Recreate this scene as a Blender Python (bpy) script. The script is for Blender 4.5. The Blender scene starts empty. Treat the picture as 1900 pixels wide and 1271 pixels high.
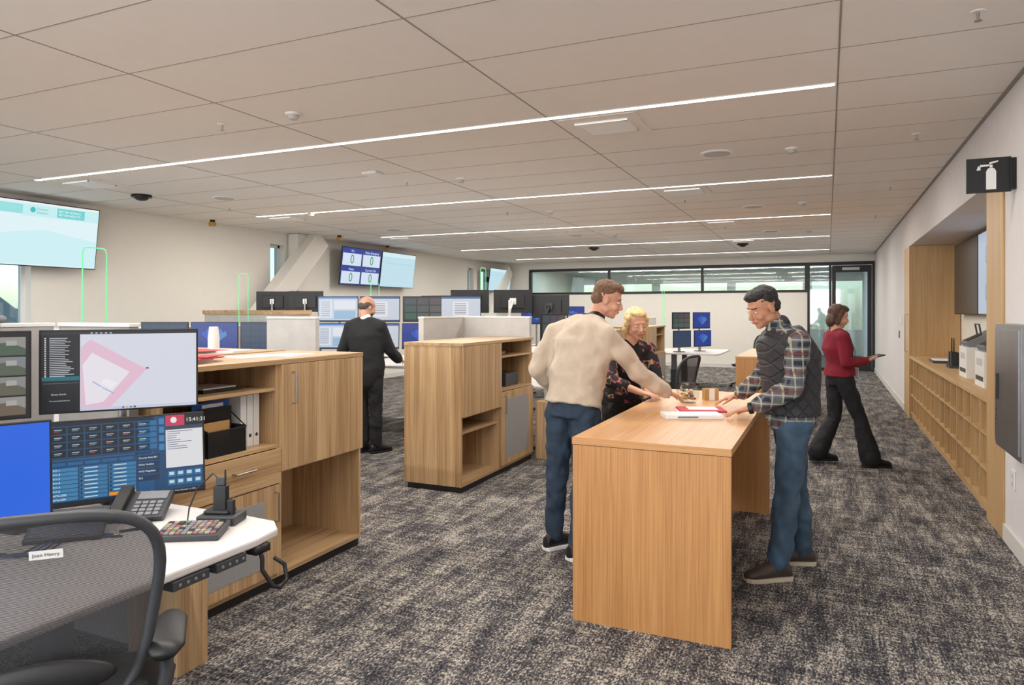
import bpy, bmesh, math, random
from mathutils import Vector, Matrix
random.seed(7)
D=bpy.data
scn=bpy.context.scene
COL=scn.collection
def lin(c): 
    c/=255.0
    return c/12.92 if c<=0.04045 else ((c+0.055)/1.055)**2.4
def rgb(r,g,b): return (lin(r),lin(g),lin(b),1)
def V(*a): return Vector(a)
# ---------------------------------------------------------------- materials
def newmat(name):
    m=D.materials.new(name); m.use_nodes=True
    nt=m.node_tree; b=nt.nodes['Principled BSDF']
    return m,nt,b
def mat(name,col,rough=.5,metal=0.0,var=.06,nscale=8,bump=0.0,bscale=80,spec=.5,sheen=0):
    m,nt,b=newmat(name)
    tc=nt.nodes.new('ShaderNodeTexCoord'); n=nt.nodes.new('ShaderNodeTexNoise')
    n.inputs['Scale'].default_value=nscale; n.inputs['Detail'].default_value=3
    nt.links.new(tc.outputs['Object'],n.inputs['Vector'])
    r=nt.nodes.new('ShaderNodeValToRGB')
    r.color_ramp.elements[0].position=.3; r.color_ramp.elements[1].position=.7
    r.color_ramp.elements[0].color=(col[0]*(1-var),col[1]*(1-var),col[2]*(1-var),1)
    r.color_ramp.elements[1].color=(min(1,col[0]*(1+var)),min(1,col[1]*(1+var)),min(1,col[2]*(1+var)),1)
    nt.links.new(n.outputs['Fac'],r.inputs['Fac']); nt.links.new(r.outputs['Color'],b.inputs['Base Color'])
    b.inputs['Roughness'].default_value=rough; b.inputs['Metallic'].default_value=metal
    b.inputs['Specular IOR Level'].default_value=spec
    if sheen: b.inputs['Sheen Weight'].default_value=sheen
    if bump:
        n2=nt.nodes.new('ShaderNodeTexNoise'); n2.inputs['Scale'].default_value=bscale; n2.inputs['Detail'].default_value=4
        nt.links.new(tc.outputs['Object'],n2.inputs['Vector'])
        bp=nt.nodes.new('ShaderNodeBump'); bp.inputs['Strength'].default_value=bump; bp.inputs['Distance'].default_value=.01
        nt.links.new(n2.outputs['Fac'],bp.inputs['Height']); nt.links.new(bp.outputs['Normal'],b.inputs['Normal'])
    return m
def emit(name,col,s):
    m,nt,b=newmat(name)
    b.inputs['Base Color'].default_value=(0.01,0.01,0.01,1); b.inputs['Roughness'].default_value=.35
    b.inputs['Emission Color'].default_value=col; b.inputs['Emission Strength'].default_value=s
    return m
def wood(name,c1,c2,axis=2,rough=.42,wa=.4,wb=.45,lo=.36,hi=.6):
    m,nt,b=newmat(name)
    tc=nt.nodes.new('ShaderNodeTexCoord')
    def layer(across,along,det,dist=0):
        mp=nt.nodes.new('ShaderNodeMapping'); s=[across]*3; s[axis]=along
        mp.inputs['Scale'].default_value=s
        nt.links.new(tc.outputs['Object'],mp.inputs['Vector'])
        n=nt.nodes.new('ShaderNodeTexNoise'); n.inputs['Scale'].default_value=1; n.inputs['Detail'].default_value=det
        n.inputs['Distortion'].default_value=dist
        nt.links.new(mp.outputs['Vector'],n.inputs['Vector']); return n
    a=layer(150,2.2,3); c=layer(22,.6,3,.6); e=layer(3.5,.25,2)
    def mth(op,x,y):
        q=nt.nodes.new('ShaderNodeMath'); q.operation=op
        for i,z in enumerate((x,y)):
            if isinstance(z,(int,float)): q.inputs[i].default_value=z
            else: nt.links.new(z,q.inputs[i])
        return q.outputs[0]
    v=mth('ADD',mth('ADD',mth('MULTIPLY',a.outputs['Fac'],wa),mth('MULTIPLY',c.outputs['Fac'],wb)),mth('MULTIPLY',e.outputs['Fac'],1-wa-wb))
    r=nt.nodes.new('ShaderNodeValToRGB'); cr=r.color_ramp
    cr.elements[0].position=lo; cr.elements[0].color=c1
    cr.elements[1].position=hi; cr.elements[1].color=c2
    nt.links.new(v,r.inputs['Fac']); nt.links.new(r.outputs['Color'],b.inputs['Base Color'])
    b.inputs['Roughness'].default_value=rough
    bp=nt.nodes.new('ShaderNodeBump'); bp.inputs['Strength'].default_value=.08; bp.inputs['Distance'].default_value=.004
    nt.links.new(a.outputs['Fac'],bp.inputs['Height']); nt.links.new(bp.outputs['Normal'],b.inputs['Normal'])
    return m
def glass(name,tint=(.85,.95,.95,1),refl=.1):
    m=D.materials.new(name); m.use_nodes=True; nt=m.node_tree; nt.nodes.clear()
    o=nt.nodes.new('ShaderNodeOutputMaterial'); mx=nt.nodes.new('ShaderNodeMixShader')
    t=nt.nodes.new('ShaderNodeBsdfTransparent'); t.inputs[0].default_value=tint
    g=nt.nodes.new('ShaderNodeBsdfGlossy'); g.inputs['Roughness'].default_value=.03
    mx.inputs[0].default_value=refl
    nt.links.new(t.outputs[0],mx.inputs[1]); nt.links.new(g.outputs[0],mx.inputs[2]); nt.links.new(mx.outputs[0],o.inputs[0])
    return m
def carpet():
    m,nt,b=newmat('carpet'); tc=nt.nodes.new('ShaderNodeTexCoord')
    def N(sx,sy,sc,det,rg=.6):
        mp=nt.nodes.new('ShaderNodeMapping'); mp.inputs['Scale'].default_value=(sx,sy,1)
        nt.links.new(tc.outputs['Object'],mp.inputs['Vector'])
        n=nt.nodes.new('ShaderNodeTexNoise'); n.inputs['Scale'].default_value=sc; n.inputs['Detail'].default_value=det; n.inputs['Roughness'].default_value=rg
        nt.links.new(mp.outputs['Vector'],n.inputs['Vector']); return n.outputs['Fac']
    def mth(op,x,y):
        q=nt.nodes.new('ShaderNodeMath'); q.operation=op
        for i,z in enumerate((x,y)):
            if isinstance(z,(int,float)): q.inputs[i].default_value=z
            else: nt.links.new(z,q.inputs[i])
        return q.outputs[0]
    a=N(1,.5,105,2,.75); c=N(2.6,.7,3.2,5,.68); e=N(.6,3.4,7,4,.6); g=N(9,.8,5,3,.6)
    v=mth('ADD',mth('ADD',mth('MULTIPLY',a,.46),mth('MULTIPLY',c,.24)),mth('ADD',mth('MULTIPLY',e,.16),mth('MULTIPLY',g,.14)))
    r=nt.nodes.new('ShaderNodeValToRGB'); cr=r.color_ramp
    cr.elements[0].position=.42; cr.elements[0].color=rgb(42,42,49)
    cr.elements[1].position=.575; cr.elements[1].color=rgb(194,186,174)
    x=cr.elements.new(.48); x.color=rgb(74,73,78)
    x=cr.elements.new(.52); x.color=rgb(118,114,110)
    nt.links.new(v,r.inputs['Fac']); nt.links.new(r.outputs['Color'],b.inputs['Base Color'])
    b.inputs['Roughness'].default_value=.95; b.inputs['Specular IOR Level'].default_value=.1
    bp=nt.nodes.new('ShaderNodeBump'); bp.inputs['Strength'].default_value=.5; bp.inputs['Distance'].default_value=.006
    nt.links.new(a,bp.inputs['Height']); nt.links.new(bp.outputs['Normal'],b.inputs['Normal'])
    return m
def plaid(name,base,l1,l2,s=11):
    m,nt,b=newmat(name); tc=nt.nodes.new('ShaderNodeTexCoord')
    def W(d,sc,th,wd=.12):
        w=nt.nodes.new('ShaderNodeTexWave'); w.bands_direction=d; w.inputs['Scale'].default_value=sc
        nt.links.new(tc.outputs['Object'],w.inputs['Vector'])
        r=nt.nodes.new('ShaderNodeValToRGB'); r.color_ramp.interpolation='EASE'
        r.color_ramp.elements[0].position=th; r.color_ramp.elements[1].position=min(1,th+wd)
        r.color_ramp.elements[1].color=(.6,.6,.6,1)
        nt.links.new(w.outputs['Fac'],r.inputs['Fac']); return r.outputs['Color']
    def mix(f,a,c,fac=None):
        x=nt.nodes.new('ShaderNodeMix'); x.data_type='RGBA'; nt.links.new(f,x.inputs[0])
        for i,z in ((6,a),(7,c)):
            if isinstance(z,tuple): x.inputs[i].default_value=z
            else: nt.links.new(z,x.inputs[i])
        return x.outputs[2]
    h=mix(W('Z',s*.5,.4),base,l1); h=mix(W('Y',s*.5,.45),h,l1); h=mix(W('Z',s*.5,.93,.05),h,l2); h=mix(W('X',s*.5,.9,.08),h,l2); h=mix(W('Z',s*.25,.9,.08),h,rgb(120,60,48))
    nt.links.new(h,b.inputs['Base Color']); b.inputs['Roughness'].default_value=.9
    return m
def quilt(name,col):
    m,nt,b=newmat(name); tc=nt.nodes.new('ShaderNodeTexCoord')
    b.inputs['Base Color'].default_value=col; b.inputs['Roughness'].default_value=.7
    hs=[]
    for ang in (.7,-.7):
        mp=nt.nodes.new('ShaderNodeMapping'); mp.inputs['Rotation'].default_value=(0,ang,0)
        nt.links.new(tc.outputs['Object'],mp.inputs['Vector'])
        w=nt.nodes.new('ShaderNodeTexWave'); w.bands_direction='X'; w.inputs['Scale'].default_value=5.5
        nt.links.new(mp.outputs['Vector'],w.inputs['Vector'])
        r=nt.nodes.new('ShaderNodeValToRGB'); r.color_ramp.elements[1].position=.14
        nt.links.new(w.outputs['Fac'],r.inputs['Fac']); hs.append(r.outputs['Color'])
    q=nt.nodes.new('ShaderNodeMath'); q.operation='MINIMUM'; nt.links.new(hs[0],q.inputs[0]); nt.links.new(hs[1],q.inputs[1])
    bp=nt.nodes.new('ShaderNodeBump'); bp.inputs['Strength'].default_value=.7; bp.inputs['Distance'].default_value=.015
    nt.links.new(q.outputs[0],bp.inputs['Height']); nt.links.new(bp.outputs['Normal'],b.inputs['Normal'])
    return m
def meshfab(name,col,scale=45,dens=.5,d='Z'):
    m=D.materials.new(name); m.use_nodes=True; nt=m.node_tree; b=nt.nodes['Principled BSDF']; o=nt.nodes['Material Output']
    b.inputs['Base Color'].default_value=col; b.inputs['Roughness'].default_value=.6
    tc=nt.nodes.new('ShaderNodeTexCoord'); w=nt.nodes.new('ShaderNodeTexWave'); w.bands_direction=d; w.inputs['Scale'].default_value=scale
    nt.links.new(tc.outputs['Object'],w.inputs['Vector'])
    r=nt.nodes.new('ShaderNodeValToRGB'); r.color_ramp.elements[0].position=dens-.1; r.color_ramp.elements[1].position=min(1,dens+.1)
    nt.links.new(w.outputs['Fac'],r.inputs['Fac'])
    t=nt.nodes.new('ShaderNodeBsdfTransparent'); mx=nt.nodes.new('ShaderNodeMixShader')
    nt.links.new(r.outputs['Color'],mx.inputs[0]); nt.links.new(b.outputs[0],mx.inputs[1]); nt.links.new(t.outputs[0],mx.inputs[2]); nt.links.new(mx.outputs[0],o.inputs[0])
    return m
M={}
M['carpet']=carpet()
M['wall']=mat('wall_paint',rgb(230,226,218),.9,bump=.08,bscale=300,var=.01)
M['wallr']=mat('wall_paint_grey',rgb(220,216,216),.85,bump=.25,bscale=120,var=.02)
M['ceil']=mat('ceiling_tile',rgb(236,231,226),.95,bump=.1,bscale=400,var=.01)
M['grid']=mat('ceiling_grid_grey',rgb(150,145,140),.6)
M['trim']=mat('baseboard_paint',rgb(212,209,204),.6,var=.01)
M['woodV']=wood('oak_console_vertical',rgb(154,118,80),rgb(208,176,134),2)
M['woodH']=wood('oak_console_horizontal',rgb(156,120,82),rgb(206,174,132),1)
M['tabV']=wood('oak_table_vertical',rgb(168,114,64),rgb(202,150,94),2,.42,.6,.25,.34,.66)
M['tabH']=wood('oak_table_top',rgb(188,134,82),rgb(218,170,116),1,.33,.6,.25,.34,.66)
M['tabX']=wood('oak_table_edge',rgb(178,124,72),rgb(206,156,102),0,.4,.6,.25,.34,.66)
M['shV']=wood('maple_shelf_vertical',rgb(178,140,92),rgb(202,168,120),2,.45,.5,.3)
M['shH']=wood('maple_shelf_horizontal',rgb(184,146,98),rgb(206,172,124),1,.45,.5,.3)
M['black']=mat('black_plastic',rgb(26,26,28),.45)
M['blackm']=mat('black_metal',rgb(24,25,27),.4,.3)
M['dgrey']=mat('dark_grey_plastic',rgb(58,60,64),.5)
M['grey']=mat('grey_plastic',rgb(122,124,128),.5)
M['lgrey']=mat('light_grey_fabric',rgb(172,168,166),.95,bump=.3,bscale=400)
M['pgrey']=mat('panel_grey_fabric',rgb(196,193,190),.95,bump=.3,bscale=400)
M['white']=mat('white_laminate',rgb(214,210,208),.4,var=.01)
M['whitep']=mat('white_plastic',rgb(232,231,229),.35,var=.01)
M['steel']=mat('stainless_steel',rgb(150,150,152),.32,.9,var=.05)
M['chrome']=mat('brushed_metal',rgb(170,168,165),.3,.9)
M['perf']=mat('perforated_metal',rgb(168,170,172),.5,.3,var=.12,nscale=260,bump=.3,bscale=300)
M['frame']=mat('black_window_frame',rgb(28,29,31),.5)
M['glass']=glass('clear_glass'); M['glassb']=glass('pale_blue_glass',(.72,.86,.9,1),.14)
M['led']=emit('led_strip_lens',(1,.95,.89,1),9)
M['green']=emit('green_status_light',(.16,.85,.34,1),1.1)
M['paper']=mat('white_paper',rgb(236,235,232),.8,var=.01)
M['pink']=mat('red_folder',rgb(186,56,72),.7)
M['blue']=mat('blue_folder',rgb(30,84,170),.6)
M['manila']=mat('manila_folder',rgb(192,150,96),.8)
M['hill']=mat('distant_hill',rgb(96,110,112),1)
M['yellow']=mat('yellow_candy',rgb(222,190,60),.5)
M['redp']=mat('red_plastic',rgb(190,40,44),.45)
M['k1']=mat('key_rose',rgb(150,92,96),.5); M['k2']=mat('key_green',rgb(92,118,96),.5); M['k3']=mat('key_sand',rgb(160,146,124),.5)
# ---------------------------------------------------------------- builders
def empty(name,loc=(0,0,0),rz=0,rx=0):
    e=D.objects.new(name,None); e.location=loc; e.rotation_euler=(rx,0,rz); e.empty_display_size=.1
    COL.objects.link(e); return e
class MB:
    def __init__(s,name,parent=None): s.name=name; s.parent=parent; s.bm=bmesh.new(); s.m=[]
    def mi(s,k):
        k=M[k] if isinstance(k,str) else k
        if k not in s.m: s.m.append(k)
        return s.m.index(k)
    def _add(s,vs,fs,k):
        i=s.mi(k); v=[s.bm.verts.new(p) for p in vs]
        for f in fs:
            try: q=s.bm.faces.new([v[j] for j in f]); q.material_index=i
            except ValueError: pass
        return v
    def box(s,x0,x1,y0,y1,z0,z1,k,Mx=None):
        vs=[Vector((x,y,z)) for x in (x0,x1) for y in (y0,y1) for z in (z0,z1)]
        if Mx is not None: vs=[Mx@v for v in vs]
        s._add(vs,[(0,1,3,2),(4,6,7,5),(0,4,5,1),(2,3,7,6),(0,2,6,4),(1,5,7,3)],k); return s
    def prism(s,poly,z0,z1,k,Mx=None):
        n=len(poly); vs=[Vector((p[0],p[1],z0)) for p in poly]+[Vector((p[0],p[1],z1)) for p in poly]
        if Mx is not None: vs=[Mx@v for v in vs]
        fs=[tuple(range(n))[::-1],tuple(range(n,2*n))]+[(i,(i+1)%n,n+(i+1)%n,n+i) for i in range(n)]
        s._add(vs,fs,k); return s
    def cyl(s,p0,p1,r0,r1,k,n=16):
        p0=Vector(p0);p1=Vector(p1); a=(p1-p0).normalized(); u=a.orthogonal().normalized(); w=a.cross(u)
        vs=[p0+(u*math.cos(2*math.pi*i/n)+w*math.sin(2*math.pi*i/n))*r0 for i in range(n)]+[p1+(u*math.cos(2*math.pi*i/n)+w*math.sin(2*math.pi*i/n))*r1 for i in range(n)]
        s._add(vs,[tuple(range(n))[::-1],tuple(range(n,2*n))]+[(i,(i+1)%n,n+(i+1)%n,n+i) for i in range(n)],k); return s
    def tube(s,pts,r,k,n=8,closed=False):
        pts=[Vector(p) for p in pts]; N=len(pts); rings=[]
        prev=None; i_=s.mi(k)
        for i,p in enumerate(pts):
            if closed: t=(pts[(i+1)%N]-pts[i-1]).normalized()
            else: t=(pts[min(i+1,N-1)]-pts[max(i-1,0)]).normalized()
            u=t.orthogonal().normalized() if prev is None else (prev-t*prev.dot(t)).normalized()
            prev=u; w=t.cross(u); rr=r[i] if isinstance(r,(list,tuple)) else r
            rings.append([s.bm.verts.new(p+(u*math.cos(2*math.pi*j/n)+w*math.sin(2*math.pi*j/n))*rr) for j in range(n)])
        R=N if closed else N-1
        for i in range(R):
            a=rings[i];b=rings[(i+1)%N]
            for j in range(n):
                f=s.bm.faces.new((a[j],a[(j+1)%n],b[(j+1)%n],b[j])); f.material_index=i_
        if not closed:
            for rg in (rings[0][::-1],rings[-1]):
                f=s.bm.faces.new(rg); f.material_index=i_
        return s
    def ell(s,c,r,k,ax=None,seg=20,ring=12):
        i=s.mi(k); R=Matrix.Identity(3)
        if ax: R=Matrix((ax[0],ax[1],ax[2])).transposed()
        Mx=Matrix.Translation(Vector(c))@(R@Matrix.Diagonal(Vector(r))).to_4x4()
        res=bmesh.ops.create_uvsphere(s.bm,u_segments=seg,v_segments=ring,radius=1,matrix=Mx)
        for v in res['verts']:
            for f in v.link_faces: f.material_index=i
        return s
    def loft(s,secs,k,n=22):
        rings=[];i_=s.mi(k)
        for c,a_,b_,ra,rb in secs:
            rings.append([s.bm.verts.new(c+a_*ra*math.cos(2*math.pi*j/n)+b_*rb*math.sin(2*math.pi*j/n)) for j in range(n)])
        for a,b in zip(rings,rings[1:]):
            for j in range(n):
                f=s.bm.faces.new((a[j],a[(j+1)%n],b[(j+1)%n],b[j])); f.material_index=i_
        for rg in (rings[0][::-1],rings[-1]):
            f=s.bm.faces.new(rg); f.material_index=i_
        return s
    def limb(s,p0,p1,r0,r1,k='black',n=16):
        p0=Vector(p0);p1=Vector(p1);a=(p1-p0).normalized();u=a.orthogonal().normalized();w=a.cross(u)
        secs=[]
        for q in (15,35,60): q=math.radians(q); secs.append((p0-a*r0*math.cos(q),u,w,r0*math.sin(q),r0*math.sin(q)))
        secs.append((p0,u,w,r0,r0)); secs.append((p1,u,w,r1,r1))
        for q in (60,35,15): q=math.radians(q); secs.append((p1+a*r1*math.cos(q),u,w,r1*math.sin(q),r1*math.sin(q)))
        return s.loft(secs,k,n)
    def done(s,bevel=0,smooth=False,voxel=0,sm=0,disp=0,dsize=.1,sub=0):
        bmesh.ops.recalc_face_normals(s.bm,faces=s.bm.faces)
        me=D.meshes.new(s.name); s.bm.to_mesh(me); s.bm.free()
        for m_ in s.m: me.materials.append(m_)
        o=D.objects.new(s.name,me); COL.objects.link(o)
        if s.parent: o.parent=s.parent
        if bevel:
            b=o.modifiers.new('bevel','BEVEL'); b.width=bevel; b.segments=2; b.limit_method='ANGLE'
        if voxel:
            r=o.modifiers.new('remesh','REMESH'); r.mode='VOXEL'; r.voxel_size=voxel; r.use_smooth_shade=True
        if sm:
            q=o.modifiers.new('smooth','SMOOTH'); q.factor=.5; q.iterations=sm
        if disp:
            t=D.textures.new(s.name+'_folds','CLOUDS'); t.noise_scale=dsize; t.noise_depth=1
            d=o.modifiers.new('folds','DISPLACE'); d.texture=t; d.strength=disp; d.mid_level=.5
        if smooth or voxel:
            for p in me.polygons: p.use_smooth=True
        return o
EM={}
def ecol(c,s=1.0):
    k=(c,s)
    if k not in EM: EM[k]=emit('screen_%02x%02x%02x'%c,rgb(*c),s)
    return EM[k]
def text(body,parent,loc,size,col,rot=(math.pi/2,0,0),align='LEFT',m=None,name='lettering'):
    c=D.curves.new(name,'FONT'); c.body=body; c.size=size; c.align_x=align; c.align_y='CENTER'
    c.materials.append(m or ecol(col))
    o=D.objects.new(name,c); o.location=loc; o.rotation_euler=rot; COL.objects.link(o); o.parent=parent; return o
class Scr:
    def __init__(s,parent,w,h,y=-.003,e=1.0): s.p=parent;s.w=w;s.h=h;s.y=y;s.b=MB('screen_graphics',parent);s.l=0;s.e=e
    def rect(s,x0,y0,x1,y1,c,lay=1):
        w,h=s.w,s.h; y=s.y-.0006*lay
        X0=-w/2+x0*w;X1=-w/2+x1*w;Z0=h/2-y1*h;Z1=h/2-y0*h
        s.b._add([V(X0,y,Z0),V(X1,y,Z0),V(X1,y,Z1),V(X0,y,Z1)],[(0,1,2,3)],ecol(c,s.e)); return s
    def poly(s,pts,c,lay=1):
        y=s.y-.0006*lay
        s.b._add([V(-s.w/2+p[0]*s.w,y,s.h/2-p[1]*s.h) for p in pts],[tuple(range(len(pts)))],ecol(c,s.e)); return s
    def text(s,t,x,y,size,c,align='LEFT'):
        text(t,s.p,(-s.w/2+x*s.w,s.y-.004,s.h/2-y*s.h),size,c,align=align); return s
    def end(s): s.b.done()
def monitor(loc,phi,w,h,content=None,tilt=0,foot=None,name='computer_monitor',bezel=.008,base=(20,40,70),thick=.028,arm=False,e=1.0,wallx=None):
    p=empty(name,loc,phi,tilt)
    b=MB('housing',p); b.box(-w/2,w/2,0,thick*.6,-h/2,h/2,'black'); b.box(-w*.3,w*.3,thick*.6,thick+.015,-h*.3,h*.3,'black')
    b.done(bevel=.003)
    s=Scr(p,w-2*bezel,h-2*bezel,y=-.0015,e=e); s.rect(0,0,1,1,base,0)
    if content: content(s)
    s.end()
    st=MB('stand',p)
    if foot is not None:
        zf=foot-loc[2]; k='chrome'
        st.cyl((0,.07,zf+.006),(0,.07,h*.1),.018,.016,k); st.cyl((0,.07,zf),(0,.07,zf+.012),.11,.10,'blackm',24)
        st.box(-.03,.03,.02,.08,-.04,.04,k)
    if wallx is not None:
        st.box(-.2,.2,.03,.10,-.12,.12,'blackm'); st.box(-.3,.3,.10,wallx,-.10,.06,'blackm')
    if foot is not None or wallx is not None: st.done()
    else: st.bm.free()
    return p
# ---------------------------------------------------------------- camera
H=1.55
cam=D.cameras.new('camera'); cam.lens=36*1302/1900; cam.sensor_width=36; cam.shift_y=-58.5/1900
co=D.objects.new('camera',cam); co.location=(0,0,H); co.rotation_euler=(math.pi/2,0,math.radians(24.2)); COL.objects.link(co); scn.camera=co
cam.clip_start=.05
# ---------------------------------------------------------------- room shell
XL,XR,YB,YF,ZC=-9.3,1.10,-4.5,20.0,3.01
b=MB('floor'); b.box(XL-.3,2.2,YB-.3,27.2,-.1,0,'carpet'); b.done()
b=MB('ceiling'); b.box(XL-.3,2.2,YB-.3,YF+.15,ZC,ZC+.12,'ceil')
xs=[.06,-1.93,-3.92,-5.91,-7.9]
for x in xs: b.box(x-.005,x+.005,YB,YF,ZC-.002,ZC+.01,'grid')
y=4.96-.663*14
while y<YF:
    if y>YB: b.box(XL,XR,y-.0035,y+.0035,ZC-.0015,ZC+.01,'grid')
    y+=.663
b.box(XR-.03,XR,YB,YF,ZC-.004,ZC+.01,'grid')  # shadow line along the right wall, drawn as a grey strip
b.done()
b=MB('wall_left'); prev=YB
wins=[(1.0,2.6),(4.45,5.67),(9.9,10.27),(17.6,18.0),(18.45,19.1)]
for a,c in wins:
    b.box(XL-.25,XL,prev,a,0,ZC,'wall'); b.box(XL-.25,XL,a,c,0,.9,'wall'); b.box(XL-.25,XL,a,c,2.78,ZC,'wall'); prev=c
b.box(XL-.25,XL,prev,27,0,ZC,'wall'); b.done()
for i,(a,c) in enumerate(wins):
    w=MB('window_%d'%(i+1)); 
    w.box(XL-.18,XL-.12,a,a+.05,.9,2.78,'whitep'); w.box(XL-.18,XL-.12,c-.05,c,.9,2.78,'whitep')
    w.box(XL-.18,XL-.12,a,c,.9,.95,'whitep'); w.box(XL-.18,XL-.12,a,c,2.73,2.78,'whitep')
    w.box(XL-.155,XL-.145,a+.05,c-.05,.95,2.73,'glass'); w.done()
MB('baseboard_left').box(XL,XL+.015,YB,YF,0,.1,'trim').done()
b=MB('wall_rear'); b.box(XL,XR+.6,YB-.2,YB,0,.7,'wall'); b.box(XL,XR+.6,YB-.2,YB,2.8,ZC,'wall')
for x in (XL,-6.0,-2.6,.85): b.box(x,x+.3,YB-.2,YB,.7,2.8,'wall')
b.done()
A0,A1=5.71,12.4
MB('wall_right').box(XR,XR+.65,YB,A0,0,ZC,'wallr').done()
MB('wall_right').box(XR,XR+.65,A0,A1,2.5,ZC,'wallr').done()
MB('wall_right').box(XR,XR+.65,A1,27,0,ZC,'wallr').done()
MB('wall_right').box(XR+.63,XR+.8,A0,A1,0,2.5,'wall').done()
b=MB('baseboard_right'); b.box(XR-.015,XR,YB,A0,0,.11,'trim'); b.box(XR-.015,XR,A1,YF,0,.11,'trim'); b.done()
MB('wall_back').box(XL,-8.4,YF,YF+.15,0,ZC,'wall').done()
MB('wall_back').box(-8.4,-.48,YF,YF+.15,0,2.05,'wall').done()
MB('wall_back').box(-8.4,XR,YF,YF+.15,2.82,ZC,'wall').done()
b=MB('window_6')
for x in (-8.37,-5.86,-3.18,-.51): b.box(x-.03,x+.03,YF-.03,YF+.12,2.11,2.75,'frame')
b.box(-8.4,-.48,YF-.03,YF+.12,2.05,2.11,'frame'); b.box(-8.4,-.48,YF-.03,YF+.12,2.75,2.82,'frame')
b.box(-8.34,-.54,YF+.04,YF+.05,2.11,2.75,'glass'); b.done()
b=MB('window_7'); b.box(-.48,-.42,YF-.03,YF+.12,0,2.82,'frame'); b.box(.04,.10,YF-.03,YF+.12,0,2.82,'frame'); b.box(-.42,.04,YF-.03,YF+.12,0,.08,'frame'); b.box(-.42,.04,YF-.03,YF+.12,2.75,2.82,'frame')
b.box(-.42,.04,YF+.04,YF+.05,.08,2.75,'glassb'); b.done()
b=MB('door_1'); b.box(.11,.2,YF-.02,YF+.05,.02,2.72,'frame'); b.box(.93,1.03,YF-.02,YF+.05,.02,2.72,'frame'); b.box(.2,.93,YF-.02,YF+.05,.02,.2,'frame'); b.box(.2,.93,YF-.02,YF+.05,2.55,2.72,'frame')
b.box(.2,.93,YF+.01,YF+.02,.2,2.55,'glassb'); b.box(.35,.75,YF-.07,YF-.02,2.6,2.67,'steel'); b.cyl((.16,YF-.07,.95),(.16,YF-.07,1.35),.012,.012,'steel'); b.box(.15,.17,YF-.07,YF-.02,1.0,1.02,'steel'); b.box(.15,.17,YF-.07,YF-.02,1.28,1.3,'steel'); b.done()
b=MB('trim_1'); b.box(1.04,1.099,YF-.03,YF+.12,0,2.82,'frame'); b.box(.10,1.04,YF-.03,YF+.12,2.74,2.82,'frame'); b.done()
b=MB('baseboard_back'); b.box(XL,-.48,YF-.015,YF,0,.1,'trim'); b.done()
b=MB('wall_adjoining_far'); b.box(XL,1.75,27,27.15,0,.9,'wall'); b.box(XL,1.75,27,27.15,2.6,ZC,'wall')
for x in (-9.3,-6.2,-3.4,-.8,1.4): b.box(x,x+.3,27,27.15,.9,2.6,'wall')
b.done()
b=MB('ceiling_adjoining'); b.box(XL,1.75,YF+.15,27.15,ZC,ZC+.1,'ceil')
for yy in (21.5,23.2,25): b.box(-8.5,.9,yy,yy+.07,ZC-.004,ZC+.01,'led')
b.done()
L=D.lights.new('adjoining_lamp','AREA'); L.shape='RECTANGLE'; L.size=9; L.size_y=.1; L.energy=190; L.color=(.9,1,1)
lo=D.objects.new('adjoining_lamp',L); lo.location=(-4,23.24,ZC-.02); COL.objects.link(lo)
for i,yy in enumerate((-1.67,1.64,4.96,8.28,11.6,14.92,18.2)):
    x0=-8.05; x1=.04
    e=empty('linear_ceiling_light',((x0+x1)/2,yy,ZC))
    b=MB('housing',e); b.box(x0-(x0+x1)/2,x1-(x0+x1)/2,-.028,.028,-.004,.02,'led'); 
    b.box(-(x1-x0)/2-.004,(x1-x0)/2+.004,-.034,-.028,-.006,.02,'whitep'); b.box(-(x1-x0)/2-.004,(x1-x0)/2+.004,.028,.034,-.006,.02,'whitep'); b.done()
    L=D.lights.new('strip_lamp','AREA'); L.shape='RECTANGLE'; L.size=x1-x0; L.size_y=.055; L.energy=138; L.color=(1,.945,.875)
    lo=D.objects.new('strip_lamp',L); lo.location=(0,0,-.012); COL.objects.link(lo); lo.parent=e
L=D.lights.new('window_daylight','AREA'); L.shape='RECTANGLE'; L.size=9.5; L.size_y=2.1; L.energy=400; L.color=(.93,.96,1)  # unseen fill light added behind the camera to lift the ceiling and room
lo=D.objects.new('window_daylight',L); lo.location=(-4.1,YB-.3,1.75); lo.rotation_euler=(math.radians(90),0,0); COL.objects.link(lo)
for (x,yy) in ((-1.59,5.34),(-7.7,5.34),(-1.59,8.62),(-7.75,8.62),(-1.59,11.95),(-7.75,11.95),(-1.59,15.25)):
    b=MB('air_diffuser'); s=.30; z=ZC-.006
    b.box(x-s,x+s,yy-s,yy+s,z-.002,z+.005,'ceil'); b.box(x-.19,x+.21,yy-.16,yy+.16,z-.008,z,'dgrey')
    for k in range(8):
        yk=yy-.15+k*.043; Mx=Matrix.Translation((x+.01,yk,z-.014))@Matrix.Rotation(-.25,4,'X')
        b.box(-.2,.2,-.011,.011,-.002,.002,'whitep',Mx)
    b.box(x-.2,x-.17,yy-.17,yy+.17,z-.018,z,'whitep'); b.box(x+.19,x+.22,yy-.17,yy+.17,z-.018,z,'whitep'); b.box(x-.2,x+.22,yy-.18,yy-.16,z-.018,z,'whitep'); b.box(x-.2,x+.22,yy+.16,yy+.18,z-.018,z,'whitep'); b.done()
for (x,yy) in ((-.93,6.69),(-7.09,6.73),(-.94,10.3),(-4.4,12.8),(-.94,13.6),(-7.09,10.6)):
    MB('ceiling_speaker').cyl((x,yy,ZC),(x,yy,ZC-.012),.15,.145,'whitep',32).cyl((x,yy,ZC-.012),(x,yy,ZC-.015),.12,.12,'pgrey',32).done()
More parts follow.
